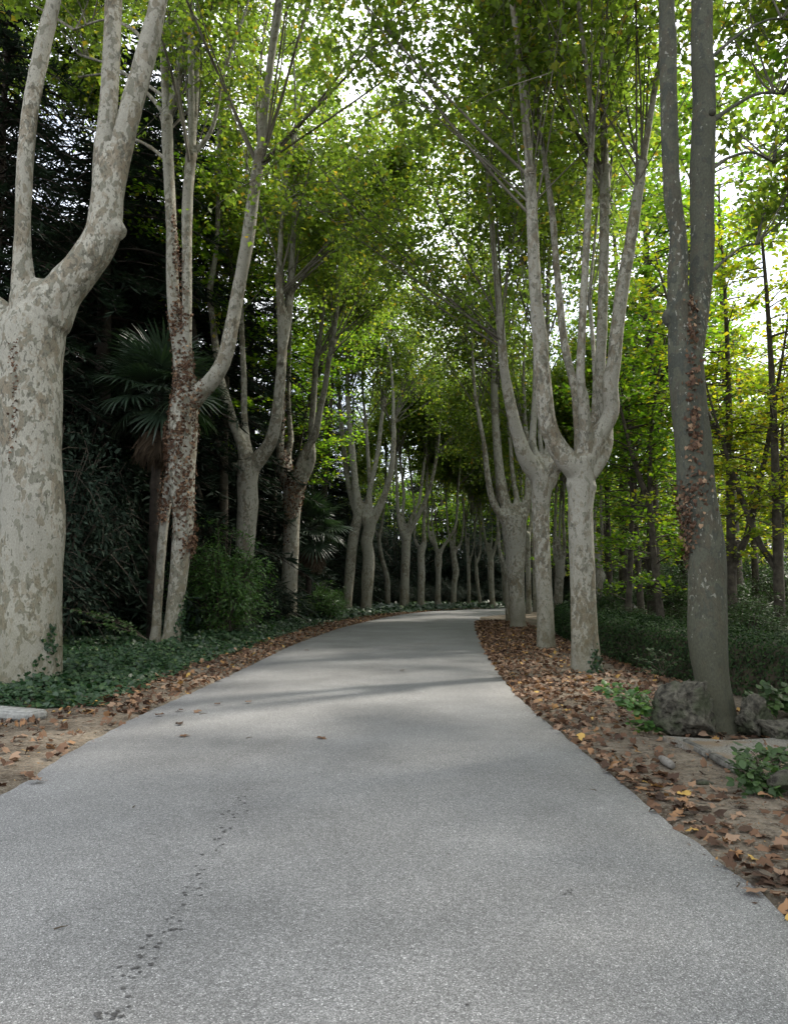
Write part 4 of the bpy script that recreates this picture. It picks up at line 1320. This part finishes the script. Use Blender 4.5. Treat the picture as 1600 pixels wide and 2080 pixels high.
tag(hroot, "low clipped dark green hedge running behind the right row of trees", "hedge")
off = np.array([5.0, 12.0, 0])
link("core", np_mesh("core", hv - off, hF), M["underwood"], hroot)
n = 46000
w = 1.0 / (C3[:, 1] ** 1.0)
idx = rng.choice(len(C3) - 1, n, p=w[:-1] / w[:-1].sum())
f = rng.random(n)[:, None]
cc = C3[idx] * (1 - f) + C3[idx + 1] * f
s = rng.random(n)
front = s < 0.5
a = np.where(front, rng.normal(0.0, 0.035, n), rng.uniform(0, HW, n))
bump_ = 0.05 * fnoise(cc[:, 0], cc[:, 1], 3.0) + 0.05 * fnoise(cc[:, 0] + a, cc[:, 1], 6.0, 4)
b = np.where(front, rng.uniform(0.02, HH, n), HH + rng.normal(0.0, 0.04, n) + bump_)
P = cc + Nn[idx] * a[:, None] + UP * b[:, None] + rng.normal(0, 0.02, (n, 3))
Nv = np.where(front[:, None], -Nn[idx] + UP * 0.5, UP) + rng.normal(0, 0.5, (n, 3))
V, F = scatter(P, Nv, rng.normal(0, 1, (n, 3)) + UP * 0.5, (0.022 + 0.0019 * cc[:, 1]) * rng.uniform(0.7, 1.3, n), KITE)
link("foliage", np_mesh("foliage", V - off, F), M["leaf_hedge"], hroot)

# ------------------------------------------------------------------ ivy bed on the left
Iv_px = [(-120, 1452), (0, 1462), (60, 1462), (110, 1456), (180, 1437), (270, 1405), (330, 1377), (400, 1350), (470, 1328), (560, 1296), (650, 1270), (740, 1253), (830, 1242)]
Ig = np.array([ground(u, v)[:2] for u, v in Iv_px])
o_ = np.argsort(Ig[:, 1])
XI = lambda y: np.where(y < 9.4, np.interp(y, [8.0, 8.6, 9.4], [-7.5, -6.0, XL(9.4) - 1.9]), np.minimum(np.interp(y, Ig[o_, 1], Ig[o_, 0]), XL(y) - 0.35))
rng = RNG(501)
parts_P, parts_S = [], []
for (n, y0, y1, size) in ((30000, 8.7, 17, 0.085), (17000, 17, 30, 0.11), (9000, 30, 58, 0.17)):
    y = rng.uniform(y0, y1, n)
    wdt = np.where(y < 17, 7.5, 6.0)
    d = rng.random(n) ** 1.35 * wdt
    x = XI(y) - d + 0.12 * fnoise(y, d, 3.1) + 0.06 * rng.normal(0, 1, n)
    hgt = np.clip(d / 0.9, 0.05, 1) * (0.16 + 0.12 * fnoise(x, y, 1.7, 3) + 0.07 * fnoise(x, y, 5.0, 1))
    z = gh(x, y) + np.clip(hgt, 0.02, 0.5) * rng.uniform(0.6, 1.15, n) + 0.02
    parts_P.append(np.stack([x, y, z], -1))
    parts_S.append(size * rng.uniform(0.55, 1.3, n))
_k = np.where(Lc[:, 1] > 44)[0][:-2]
_i = rng.choice(_k[Lc[_k, 0] < 34], 9000)
_t = norm(Lc[_i + 1] - Lc[_i])
_d = 0.4 + rng.random((9000, 1)) ** 1.3 * 8.0
_q = Lc[_i] + np.stack([-_t[:, 1], _t[:, 0]], -1) * _d
parts_P.append(np.column_stack([_q, rng.uniform(0.03, 0.35, 9000) * np.clip(_d[:, 0] / 1.5, 0.1, 1)]))
parts_S.append(rng.uniform(0.14, 0.34, 9000))
P, S = np.concatenate(parts_P), np.concatenate(parts_S)
n = len(P)
V, F = scatter(P, UP + rng.normal(0, 0.38, (n, 3)) + np.array([0.25, -0.2, 0]), rng.normal(0, 1, (n, 3)) + np.array([0.3, -0.6, -0.2]), S, IVY)
ivy = link("ivy", np_mesh("ivy", V, F), M["ivy"])
tag(ivy, "carpet of dark glossy ivy under the left row of trees", "ivy", kind="stuff")


# ------------------------------------------------------------------ creeper and ivy climbing trunks
def cling(tree, name, mat, n, sel, size, seed, tmpl=IVY, label=None, lift=0.02):
    """leaves sitting on the bark where sel(world position, normal) allows"""
    rng = RNG(seed)
    tr = [c for c in tree.children if c.name.startswith("trunk")][0]
    me = tr.data
    me.calc_loop_triangles()
    co = np.empty(len(me.vertices) * 3, np.float32)
    me.vertices.foreach_get("co", co)
    ti = np.empty(len(me.loop_triangles) * 3, np.int32)
    me.loop_triangles.foreach_get("vertices", ti)
    B = np.array(tree.location)
    co, ti = co.reshape(-1, 3) + B, ti.reshape(-1, 3)
    A_, B_, C_ = co[ti[:, 0]], co[ti[:, 1]], co[ti[:, 2]]
    no = np.cross(B_ - A_, C_ - A_)
    ar = np.linalg.norm(no, axis=1)
    no = no / (ar[:, None] + 1e-12)
    p = np.clip(sel((A_ + B_ + C_) / 3, no), 0, None) * ar
    if p.sum() <= 0:
        return
    idx = rng.choice(len(ti), n, p=p / p.sum())
    r1, r2 = np.sqrt(rng.random((n, 1))), rng.random((n, 1))
    N_ = no[idx] + rng.normal(0, 0.5, (n, 3))
    P = A_[idx] * (1 - r1) + B_[idx] * r1 * (1 - r2) + C_[idx] * r1 * r2
    P = P + no[idx] * rng.uniform(0.3, 2.2, (n, 1)) * lift + rng.normal(0, 0.012, (n, 3))
    V, F = scatter(P, N_, rng.normal(0, 0.6, (n, 3)) - UP, size * rng.uniform(0.6, 1.3, n), tmpl)
    o = link(name, np_mesh(name, V - B, F), M[mat], tree)
    o["kind"] = "stuff"
    if label:
        o["label"] = label
    return o


def uvof(co):
    """frame direction of points (to place growth along a trunk)"""
    d = co - np.array([0, 0, EYE])
    fwd = d[:, 1] * _cp + d[:, 2] * _sp
    upv = -d[:, 1] * _sp + d[:, 2] * _cp
    return CX + d[:, 0] / fwd * FPX, CY - upv / fwd * FPX


def band(pts, falloff):
    """weight by distance to a polyline of (u, v, half-width)"""
    pts = np.array(pts, float)

    def f(co, no):
        u, v = uvof(co)
        c = np.interp(v, pts[:, 1], pts[:, 0])
        h = np.interp(v, pts[:, 1], pts[:, 2])
        ok = (v > pts[0, 1]) & (v < pts[-1, 1])
        w_ = np.exp(-((u - c) / np.maximum(h, 1)) ** 2 * falloff) * ok * (no[:, 1] < 0.5)
        return w_ * (0.35 + 0.65 * (fnoise(u * 0.05, v * 0.03, 1.0) > -0.15))
    return f


cling(TREES["L2"], "creeper", "creeper", 2100, band([(352, 440, 3), (366, 560, 9), (362, 640, 14), (368, 720, 22), (376, 800, 26), (370, 870, 26), (366, 960, 24), (372, 1020, 20), (378, 1120, 10)], 1.0), 0.075, 601,
      label="rust-brown dead creeper leaves clinging to the trunk")
cling(TREES["L2"], "creeper_fringe", "creeper", 500, band([(334, 860, 8), (334, 960, 10), (332, 1060, 6), (390, 1061, 5), (392, 1140, 5)], 1.0), 0.08, 606, lift=0.05)
cling(TREES["L2"], "climbing_ivy", "ivy", 420, band([(380, 1200, 3), (372, 1260, 10), (362, 1325, 16)], 1.0), 0.07, 602)
cling(TREES["L4"], "creeper", "creeper", 900, band([(575, 800, 5), (580, 930, 8), (596, 975, 22), (598, 1020, 20), (583, 1060, 8), (582, 1120, 4)], 1.0), 0.09, 603, label="reddish dead creeper leaves round the fork")
cling(TREES["R1"], "creeper", "creeper", 650, band([(1400, 600, 5), (1404, 700, 9), (1403, 800, 9), (1410, 900, 10), (1412, 960, 16), (1402, 1010, 26), (1400, 1060, 26), (1394, 1120, 8), (1394, 1150, 3)], 1.0), 0.045, 604,
      label="brown dead creeper leaves up the middle of the trunk")
cling(TREES["L1"], "climbing_ivy", "ivy", 260, band([(105, 1270, 6), (95, 1340, 14), (70, 1400, 40), (62, 1425, 60)], 1.0), 0.06, 605)
cling(TREES["L1"], "creeper", "creeper", 120, band([(30, 690, 6), (32, 800, 5), (28, 910, 5), (22, 960, 3)], 1.0), 0.04, 607)
cling(TREES["R2"], "climbing_ivy", "ivy", 160, band([(1205, 1310, 4), (1210, 1370, 12)], 1.0), 0.055, 608)

# ------------------------------------------------------------------ leaf litter and fallen leaves
rng = RNG(701)


def ground_z(x, y):
    """top of whatever lies there: asphalt or earth"""
    yc = np.clip(y, -40, 46)
    t = (np.asarray(x) - XL(yc)) / (XR(yc) - XL(yc))
    return np.where((t > 0) & (t < 1), np.interp(t, ts, np.maximum(zs, 0.006)), gh(x, y))



def litter_field(n, y0, y1, side, width, dens, rng):
    y = y0 + (y1 - y0) * rng.random(n) ** 1.0
    if side > 0:
        e = XR(y)
        d = rng.random(n) * width(y) - 0.05
        x = e + d
    else:
        e = XL(y)
        d = rng.random(n) * width(y) - 0.05
        x = e - d
    keep = rng.random(n) < dens(x, y, d)
    return x[keep], y[keep]


def dens_r(x, y, d):
    clump = 0.5 + 0.5 * fnoise(x, y, 1.3, 9)
    bare = np.exp(-((y - 6.3) / 1.4) ** 2) * np.clip(1 - np.abs(d - 0.75) / 0.55, 0, 1)
    base = np.where(y > 10.5, 0.95, 0.30 + 0.55 * clump)
    tree_soil = np.exp(-(((x - 3.7) / 0.8) ** 2 + ((y - 15.0) / 3.0) ** 2)) * 0.75
    edge = np.exp(-(d / 0.12) ** 2) * 0.5
    return np.clip(base - 0.75 * bare - tree_soil + edge, 0.04, 1)


wr = lambda y: np.interp(y, [1.5, 4, 7, 9, 12, 20, 30, 45], [2.6, 2.6, 2.1, 2.5, 2.8, 2.5, 2.2, 2.0])
xr1, yr1 = litter_field(4200, 1.6, 11, +1, wr, dens_r, rng)
xr2, yr2 = litter_field(11500, 11, 34, +1, wr, dens_r, rng)
wlft = lambda y: np.where(y < 9.4, 4.2, np.clip(XL(y) - XI(y) + 0.35, 0.3, 4.5))


def dens_l(x, y, d):
    clump = 0.5 + 0.5 * fnoise(x, y, 1.5, 4)
    near = np.where(y < 9.0, 0.10 + 0.22 * clump, 0.45 + 0.5 * clump)
    return np.clip(near, 0.04, 1)


xl1, yl1 = litter_field(3000, 5.0, 9.6, -1, wlft, dens_l, rng)
xl2, yl2 = litter_field(9000, 9.6, 52, -1, wlft, dens_l, rng)
xs, ys = np.concatenate([xr1, xr2, xl1, xl2]), np.concatenate([yr1, yr2, yl1, yl2])
# pull the ones in view nearest the camera out as single leaves
inview = np.abs(xs) < ys * 0.56
order = np.argsort(np.where(inview, ys, 1e9))
single = order[:280]
rest = np.setdiff1d(np.arange(len(xs)), single)
x, y = xs[rest], ys[rest]
n = len(x)
z = ground_z(x, y) + 0.012 + 0.03 * rng.random(n)
g = Geo()
for q in range(5):
    sv = STAR[0].copy()
    sv[1:, 2] += rng.normal(0.06, 0.13, len(sv) - 1)
    sv[1:, :2] *= rng.uniform(0.8, 1.12, (len(sv) - 1, 1))
    w_ = np.arange(n) % 5 == q
    m_ = int(w_.sum())
    g.add(*scatter(np.stack([x, y, z], -1)[w_], UP + rng.normal(0, 0.42, (m_, 3)), rng.normal(0, 1, (m_, 3)) * np.array([1, 1, 0.1]), rng.uniform(0.04, 0.112, m_), (sv, STAR[1])))
# crumbs of leaf and twig
n = 9000
y = 1.6 + 22 * rng.random(n) ** 1.6
sd = rng.random(n) < 0.7
d = np.abs(rng.normal(0, 0.9, n))
d = d - 0.15 * (rng.random(n) < 0.25)
x = np.where(sd, XR(y) + d, XL(y) - d)
g.add(*scatter(np.stack([x, y, ground_z(x, y) + 0.006], -1), UP + rng.normal(0, 0.3, (n, 3)), rng.normal(0, 1, (n, 3)) * np.array([1, 1, 0.1]), rng.uniform(0.012, 0.045, n), BLADE))
lit = link("leaf_litter", g.mesh("leaf_litter"), M["litter"])
tag(lit, "drifts of brown and tan dead leaves along both road edges", "leaves", kind="stuff")


def make_fallen(seed):
    rng = RNG(seed)
    TV, TF = LOBED
    V = TV.copy()
    V[:, 2] += 0.55 * (V[:, 0] ** 2) * rng.uniform(0.2, 1.8) + 0.45 * (V[:, 1] - 0.4) ** 2 * rng.uniform(-0.6, 1.5) + rng.normal(0, 0.06, len(V))
    V[:, 0] *= rng.uniform(0.85, 1.1)
    V[1:, :2] *= rng.uniform(0.88, 1.1, (len(V) - 1, 1))
    st = tube(np.array([[0, 0.02, 0.01], [0.05, -0.2, 0.03], [0.02, -0.42, 0.02]]), np.array([0.012, 0.011, 0.014]), 3, False)
    V[:, 2] -= V[:, 2].min()
    return Geo().add(V, TF).add(*st[:2]).mesh("fallen_leaf")


FL = [make_fallen(s) for s in range(710, 718)]


def fallen(x, y, z, size, label, group, mi, mat="fallen", tilt=0.3):
    o = link("fallen_leaf", FL[mi], M[mat], None, (x, y, z))
    o.rotation_euler = (rng.normal(0, tilt), rng.normal(0, tilt), rng.uniform(0, 6.28))
    o.scale = (size,) * 3
    tag(o, label, "leaf", group)
    return o


for q, i in enumerate(single):
    x, y = float(xs[i]), float(ys[i])
    right = x > 0
    fallen(x, y, float(ground_z(x, y)) + 0.006, rng.uniform(0.06, 0.118),
           "dry brown fallen leaf on the bare earth of the right verge" if right else "dry brown fallen leaf on the bare earth of the left verge",
           "fallen leaves on the right verge" if right else "fallen leaves on the left verge", q % 8)
for u, v in ((365, 1470), (365, 1496), (646, 1500), (85, 1586), (440, 1432), (503, 1427), (372, 1444), (1535, 1818), (330, 1453), (405, 1445), (620, 1322), (815, 1363), (1040, 1372)):
    lab = {(365, 1470): "curled dark leaf on the asphalt, upper of two near the left road edge", (365, 1496): "flat brown leaf on the asphalt, lower of two near the left road edge",
           (646, 1500): "lone brown leaf on the asphalt near the middle of the road", (85, 1586): "brown leaf on the asphalt at the lower left road edge",
           (1535, 1818): "pale tan leaf lying on the asphalt at the lower right road edge", (620, 1322): "small dark leaf far up the road on its left side",
           (815, 1363): "small leaf on the asphalt at mid distance in the road's centre", (1040, 1372): "small pale leaf on the asphalt by the right road edge at mid distance"}.get((u, v), "small brown leaf among a few on the asphalt by the left road edge")
    p = ground(u, v, 0.028)
    fallen(p[0], p[1], 0.03, 0.11 if v > 1440 else 0.10, lab, "fallen leaves on the asphalt", (u + v) % 8, tilt=0.12)

# ------------------------------------------------------------------ rocks, stones, saplings, stains
def rock(name, u, v, Yc, wpx, hpx, dep, seed, label, flat=0.0, mat="rock", pit=0.34, sub=5, rotz=0.0, top=None):
    rng = RNG(seed)
    V, F = ico(sub)
    c = at(u, v, Yc)
    sx, sz, sy = wpx * px_size(Yc) / 2, hpx * px_size(Yc) / 2, dep / 2
    pl = norm(rng.normal(0, 1, (16, 3)))
    pd = rng.uniform(0.72, 1.0, 16)
    dots = np.maximum(V @ pl.T, 1e-3)
    rad = np.minimum((pd / dots).min(1), 1.25)
    Q = V * rad[:, None]
    Q = Q / np.abs(Q).max(0)
    out = np.empty_like(Q)
    so = Vector((seed * 3.1, seed * 1.3, seed * 0.7))
    for i, p in enumerate(Q):
        w_ = Vector(p)
        h = mnoise.turbulence(w_ * 1.8 + so, 5, True) * pit * 0.8 - pit * 0.5 + mnoise.noise(w_ * 1.2 + so) * pit * 0.7
        c_ = mnoise.noise(w_ * 5.5 + so * 2)
        h -= pit * 0.9 * max(0.0, c_ - 0.12) + pit * 0.5 * max(0.0, mnoise.noise(w_ * 12 + so) - 0.1)
        out[i] = p * (1 + h)
    out *= np.array([sx, sy, sz])
    if top is not None:              # shear of the crest
        out[:, 0] += top * np.clip(out[:, 2] / sz, 0, 1) * sx
    o = link(name, np_mesh(name, out, F, True), M[mat], None, c)
    o.rotation_euler = (0, 0, rotz)
    tag(o, label, "rock")
    return o


rock("boulder", 1392, 1438, 7.9, 128, 150, 0.6, 3, "large pitted grey boulder leaning on the foot of the two-stemmed tree", top=0.18)
rock("boulder", 1526, 1462, 8.0, 84, 108, 0.5, 7, "rounded mossy boulder just right of the two-stemmed tree's foot", top=-0.15)
rock("boulder", 1592, 1492, 7.7, 88, 60, 0.5, 12, "low dark mossy boulder at the right edge of the view")
rock("boulder", 1592, 1585, 5.7, 70, 46, 0.3, 15, "smooth grey stone half covered by the leafy plant at the right edge", pit=0.05, sub=4)
# soil collar round the foot of the two-stemmed tree
rock("earth_mound", 1462, 1500, 8.2, 150, 40, 0.7, 18, "low dark mound of earth between the boulders", mat="underwood", pit=0.05, sub=4)["category"] = "mound"

# gravel strip with a stone edge
gpts = [(1345, 1497), (1480, 1507), (1600, 1500), (1700, 1500), (1760, 1600), (1640, 1600), (1560, 1580), (1490, 1552), (1430, 1528), (1390, 1512)]
gw = np.array([ground(u, v, 0.06)[:2] for u, v in gpts])
bm = bmesh.new()
vs = [bm.verts.new((p[0], p[1], 0.075)) for p in gw]
f = bm.faces.new(vs)
if f.normal.z < 0:
    f.normal_flip()
r_ = bmesh.ops.extrude_face_region(bm, geom=[f])
for v in [g for g in r_["geom"] if isinstance(g, bmesh.types.BMVert)]:
    pass
bmesh.ops.translate(bm, verts=vs, vec=(0, 0, -0.12))
bmesh.ops.recalc_face_normals(bm, faces=bm.faces)
me = bpy.data.meshes.new("gravel_path")
bm.to_mesh(me)
bm.free()
tag(link("gravel_path", me, M["gravel"]), "small patch of grey gravel path in front of the boulders", kind="structure")


def slab(name, p0, p1, wd, ht, mat, label, cat, seed, z=0.0):
    rng = RNG(seed)
    p0, p1 = np.array(p0), np.array(p1)
    d = norm(p1 - p0)
    s = np.array([-d[1], d[0]])
    L = np.linalg.norm(p1 - p0)
    bm = bmesh.new()
    bmesh.ops.create_cube(bm, size=1.0)
    for v in bm.verts:
        v.co = Vector((v.co.x * L, v.co.y * wd, v.co.z * ht))
    bmesh.ops.bevel(bm, geom=list(bm.edges), offset=min(ht, wd) * 0.18, segments=2, affect='EDGES')
    bmesh.ops.subdivide_edges(bm, edges=list(bm.edges), cuts=3, use_grid_fill=True)
    for v in bm.verts:
        v.co += Vector(mnoise.noise_vector(v.co * 9 + Vector((seed, 0, 0)))) * ht * 0.10
    me = bpy.data.meshes.new(name)
    bm.to_mesh(me)
    bm.free()
    for p in me.polygons:
        p.use_smooth = True
    c = (p0 + p1) / 2
    o = link(name, me, M[mat], None, (c[0], c[1], z + ht / 2))
    o.rotation_euler = (0, 0, math.atan2(d[1], d[0]))
    tag(o, label, cat)
    return o


a, b = ground(-90, 1450), ground(78, 1463)
slab("kerb_stone", a[:2], b[:2], 0.30, 0.11, "granite", "pale granite kerb slab in front of the massive mottled tree", "kerb stone", 1, 0.0)
a, b = ground(1392, 1520), ground(1440, 1545)
slab("edging_stone", a[:2], b[:2], 0.07, 0.07, "edging", "low dark stone edging the gravel patch, near end", "edging stone", 2, 0.02)
a, b = ground(1446, 1548), ground(1505, 1580)
slab("edging_stone", a[:2], b[:2], 0.07, 0.07, "edging", "low stone edging the gravel patch, beside the leafy plant", "edging stone", 3, 0.02)
# broken round stone
a, b = ground(1340, 1541, 0.04), ground(1365, 1556, 0.04)
g = Geo().add(*tube(np.linspace([a[0], a[1], 0.05], [b[0], b[1], 0.045], 6), np.array([0.02, 0.036, 0.04, 0.04, 0.038, 0.028]), 12, True, 0.06, RNG(9)))
o = link("stone_fragment", g.mesh("stone_fragment", a, True), M["field_stone"], None, a)
tag(o, "small grey cylindrical stone fragment lying among leaves on the right verge", "stone")
p = ground(1268, 1566)
rock("pale_stone", 1270, 1566, p[1], 36, 10, 0.14, 21, "flat pale stone patch set in the earth by the right road edge", mat="field_stone", pit=0.04, sub=3)
p = ground(1425, 1592)
rock("mossy_stone", 1425, 1590, p[1], 52, 16, 0.16, 22, "flat dark mossy stone in the leaves of the right verge", pit=0.05, sub=3)


def sapling(root_uv, Y, tips, seed, label, leaf=0.06, pairs=6, mat="leaf_bright"):
    """arching stems carrying pairs of leaflets"""
    rng = RNG(seed)
    b = at(root_uv[0], root_uv[1], Y)
    b[2] = max(b[2], 0.0)
    root = empty("sapling", b)
    tag(root, label, "plant")
    st = Geo()
    P, N_, T, S = [], [], [], []
    for (u, v, dy, lift) in tips:
        e = at(u, v, Y + dy)
        mid = (b + e) / 2 + UP * lift
        t = np.linspace(0, 1, 9)[:, None]
        C = b * (1 - t) ** 2 + 2 * mid * t * (1 - t) + e * t ** 2
        st.add(*tube(C, 0.006 * (1 - 0.7 * t[:, 0]), 4, False)[:2])
        Td = norm(np.gradient(C, axis=0))
        for q in range(pairs * 2):
            s = rng.uniform(0.3, 1.0)
            i = min(int(s * 8), 7)
            sd = norm(np.cross(Td[i], UP)) * (1 if q % 2 else -1)
            base_ = C[i] * (1 - (s * 8 - i)) + C[i + 1] * (s * 8 - i)
            dd = norm(Td[i] * 0.5 + sd + rng.normal(0, 0.3, 3))
            l_ = rng.uniform(0.03, 0.12)
            st.add(*tube(np.array([base_, base_ + dd * l_]), np.array([0.003, 0.002]), 3, False)[:2])
            for w_ in range(3):
                P.append(base_ + dd * l_ * (0.5 + 0.4 * w_) + rng.normal(0, 0.012, 3))
                T.append(dd + rng.normal(0, 0.5, 3))
                N_.append(UP + rng.normal(0, 0.35, 3) + np.array([0, -0.3, 0]))
                S.append(leaf * rng.uniform(0.7, 1.3))
    link("stem", st.mesh("stem", b, True), M["twig"], root)
    P, N_, T, S = map(np.array, (P, N_, T, S))
    ov = (np.array([(0, 0, 0), (0.25, 0.18, -.02), (0.36, 0.45, -.05), (0.22, 0.75, -.05), (0, 1, -.08), (-0.22, 0.75, -.05), (-0.36, 0.45, -.05), (-0.25, 0.18, -.02), (0, 0.5, 0.02)], float),
          np.array([[0, 1, 8], [1, 2, 8], [2, 3, 8], [3, 4, 8], [4, 5, 8], [5, 6, 8], [6, 7, 8], [7, 0, 8]]))
    V, F = scatter(P, N_, T, S, ov)
    link("foliage", np_mesh("foliage", V - b, F), M[mat], root)


sapling((1335, 1480), 8.2, [(1205, 1402, -0.1, 0.22), (1230, 1395, 0.1, 0.25), (1285, 1400, 0, 0.15), (1270, 1430, -0.15, 0.08), (1310, 1430, -0.1, 0.1), (1290, 1470, -0.2, 0.03), (1320, 1478, -0.15, 0.03), (1262, 1415, -.2, .15)], 801,
        "arching green sapling beside the large boulder", leaf=0.075, pairs=7)
sapling((1560, 1600), 5.9, [(1500, 1545, 0, 0.08), (1525, 1525, 0.2, 0.08), (1570, 1520, 0.2, 0.08), (1600, 1535, 0.1, 0.08), (1520, 1585, -0.1, 0.04), (1545, 1600, -0.2, 0.03), (1590, 1570, -0.2, 0.06), (1500, 1565, 0, 0.05), (1640, 1560, 0, .1)], 802,
        "low leafy dark green plant at the right edge in front of the gravel", leaf=0.07, pairs=8, mat="leaf_shrub")
sapling((1570, 1445), 9.0, [(1530, 1415, 0, 0.1), (1560, 1400, 0, 0.1), (1590, 1420, 0, 0.08), (1600, 1440, 0, 0.05), (1550, 1432, -0.2, 0.05), (1620, 1405, 0.1, 0.1)], 803,
        "broad-leaved plant above the mossy boulder at the right edge", leaf=0.10, pairs=6, mat="leaf_shrub")
sapling((1345, 1370), 12.0, [(1290, 1335, 0, 0.1), (1320, 1320, 0, 0.15), (1350, 1330, 0, 0.12), (1375, 1345, 0, 0.1), (1310, 1360, -0.2, 0.05)], 804, "scrawny leafy shoots in front of the hedge", leaf=0.05, pairs=7, mat="leaf_hedge")
sapling((300, 1300), 17.2, [(130, 1235, -1.0, 0.25), (165, 1262, -1.0, 0.2), (215, 1250, 0, 0.15), (235, 1275, -.5, 0.1), (180, 1245, 0.5, .2)], 805, "pale leafy sprays above the ivy beside the massive trunk", leaf=0.09, pairs=8, mat="leaf_shrub")

# drip trail and other marks on the asphalt
rng = RNG(901)
trail = [(520, 1590), (492, 1632), (462, 1668), (440, 1710), (412, 1748), (395, 1795), (368, 1835), (345, 1880), (318, 1915), (290, 1955), (262, 1998), (236, 2045), (222, 2070)]
tg = np.array([ground(u, v, 0.03) for u, v in trail])
st = Geo()


def blot(c, r, rng):
    m = 9
    a_ = np.linspace(0, 2 * np.pi, m, endpoint=False)
    rr = r * rng.uniform(0.55, 1.25, m)
    V = np.stack([c[0] + rr * np.cos(a_), c[1] + rr * 0.85 * np.sin(a_), np.full(m, c[2])], -1)
    V = np.vstack([V, [c]])
    st.add(V, np.stack([np.arange(m), (np.arange(m) + 1) % m, np.full(m, m)], -1))


def road_z(x, y):
    t = np.clip((x - XL(y)) / (XR(y) - XL(y)), 0, 1)
    return np.interp(t, ts, zs)


for _ in range(95):
    t = rng.random() * (len(tg) - 1)
    i = int(t)
    c = tg[i] * (1 - (t - i)) + tg[i + 1] * (t - i) + np.array([rng.normal(0, 0.035), rng.normal(0, 0.02), 0])
    c[2] = road_z(c[0], c[1]) + 0.0035
    blot(c, rng.uniform(0.005, 0.016), rng)
for u, v in ((1152, 1808), (1158, 1812), (1148, 1814), (1160, 1806), (610, 1892), (948, 2040)):
    c = ground(u, v, 0.03)
    c[2] = road_z(c[0], c[1]) + 0.0035
    blot(c, 0.009, rng)
tag(link("drip_stain", st.mesh("drip_stain"), M["stain"]), "trail of dark drips running down the left of the asphalt", "stain", kind="stuff")

# dry twigs on the road
for q, (u, v, l_) in enumerate([(1495, 1795, 0.06), (1210, 1603, 0.05), (405, 1450, 0.10), (500, 1500, 0.08), (270, 1640, 0.05), (110, 1888, 0.06)]):
    c = ground(u, v, 0.03)
    rg = RNG(950 + q)
    an = rg.uniform(0, 3.1)
    d = np.array([math.cos(an), math.sin(an), 0]) * l_
    zc = float(road_z(c[0], c[1])) + 0.006
    g = Geo().add(*tube(np.array([[0, 0, 0], d * 0.5 + np.array([0.006, -0.006, 0.006]), d]), np.array([0.004, 0.0035, 0.002]), 5, True))
    o = link("twig", g.mesh("twig", smooth=True), M["twig"], None, (c[0], c[1], zc))
    tag(o, ["short twig by the pale leaf at the lower right road edge", "thin twig on the right half of the road near the bare verge", "long dry twig on the asphalt by the left verge", "dry twig on the asphalt left of the lone leaf",
            "small twig near the lower left road edge", "small dark twig at the bottom left of the road"][q], "twig", "twigs on the asphalt")
LANDMARKS = [(62, "the massive mottled trunk"), (345, "the twin-stemmed plane tree"), (492, "the bush-wrapped plane tree"), (588, "the straight plane tree"), (720, "the slim leaning plane tree"), (821, "the square-shouldered plane tree"),
             (889, "the collared plane tree"), (952, "the thin sprouting plane tree"), (1000, "the dark V-forked plane tree"), (1052, "the stout trunk at the bend"), (1108, "the knobbed plane tree"), (1189, "the candelabrum tree"),
             (1302, "the thin straight dark tree"), (1437, "the two-stemmed tree"), (1578, "the dark forked tree at the edge")]
KIND = {"far conifers beyond the bend": "far dark conifer", "deep conifers of the left wood": "deep dark conifer", "undergrowth of the left wood": "low dark evergreen shrub", "undergrowth of the right wood": "dark shrub",
        "distant trees of the right wood": "distant woodland tree", "evergreens beyond the bend": "dense far evergreen", "woodland trees beyond the right edge": "unseen woodland tree added for shade", "far broadleaf trees beyond the bend": "far broadleaf tree"}
_by = {}
for o_b in SC.objects:
    gname = o_b.get("group")
    if o_b.parent is None and gname in KIND:
        X_, Y_ = o_b.location.x, o_b.location.y
        uu = CX + FPX * X_ / max(Y_, 0.5)
        if uu > 1640:
            ph = "beyond the right edge"
        elif uu < -40:
            ph = "beyond the left edge"
        else:
            lu, ln = min(LANDMARKS, key=lambda t: abs(t[0] - uu))
            ph = ("behind " if abs(uu - lu) < 18 else ("left of " if uu < lu else "right of ")) + ln
        _by.setdefault((gname, ph), []).append((Y_, o_b))
ORD = ["nearest", "second", "third", "fourth", "fifth", "sixth", "seventh", "eighth", "ninth", "tenth", "eleventh", "twelfth", "thirteenth", "fourteenth", "fifteenth", "sixteenth"]
for (gname, ph), lst in _by.items():
    lst.sort(key=lambda t: t[0])
    for q, (_, o_b) in enumerate(lst):
        o_b["label"] = KIND[gname] + " " + ph + ("" if len(lst) == 1 else (", nearest there" if q == 0 else ", " + ORD[min(q, 15)] + " one back"))
print("plane leaves", N_LEAVES, "tris", sum(len(m.loop_triangles) if False else sum(1 for _ in ()) for m in []), "objects", len(SC.objects))
_tot = 0
for m_ in bpy.data.meshes:
    if m_.users:
        lt = np.empty(len(m_.polygons), np.int32)
        m_.polygons.foreach_get("loop_total", lt)
        _tot += int((lt - 2).sum())
print("triangles", _tot)
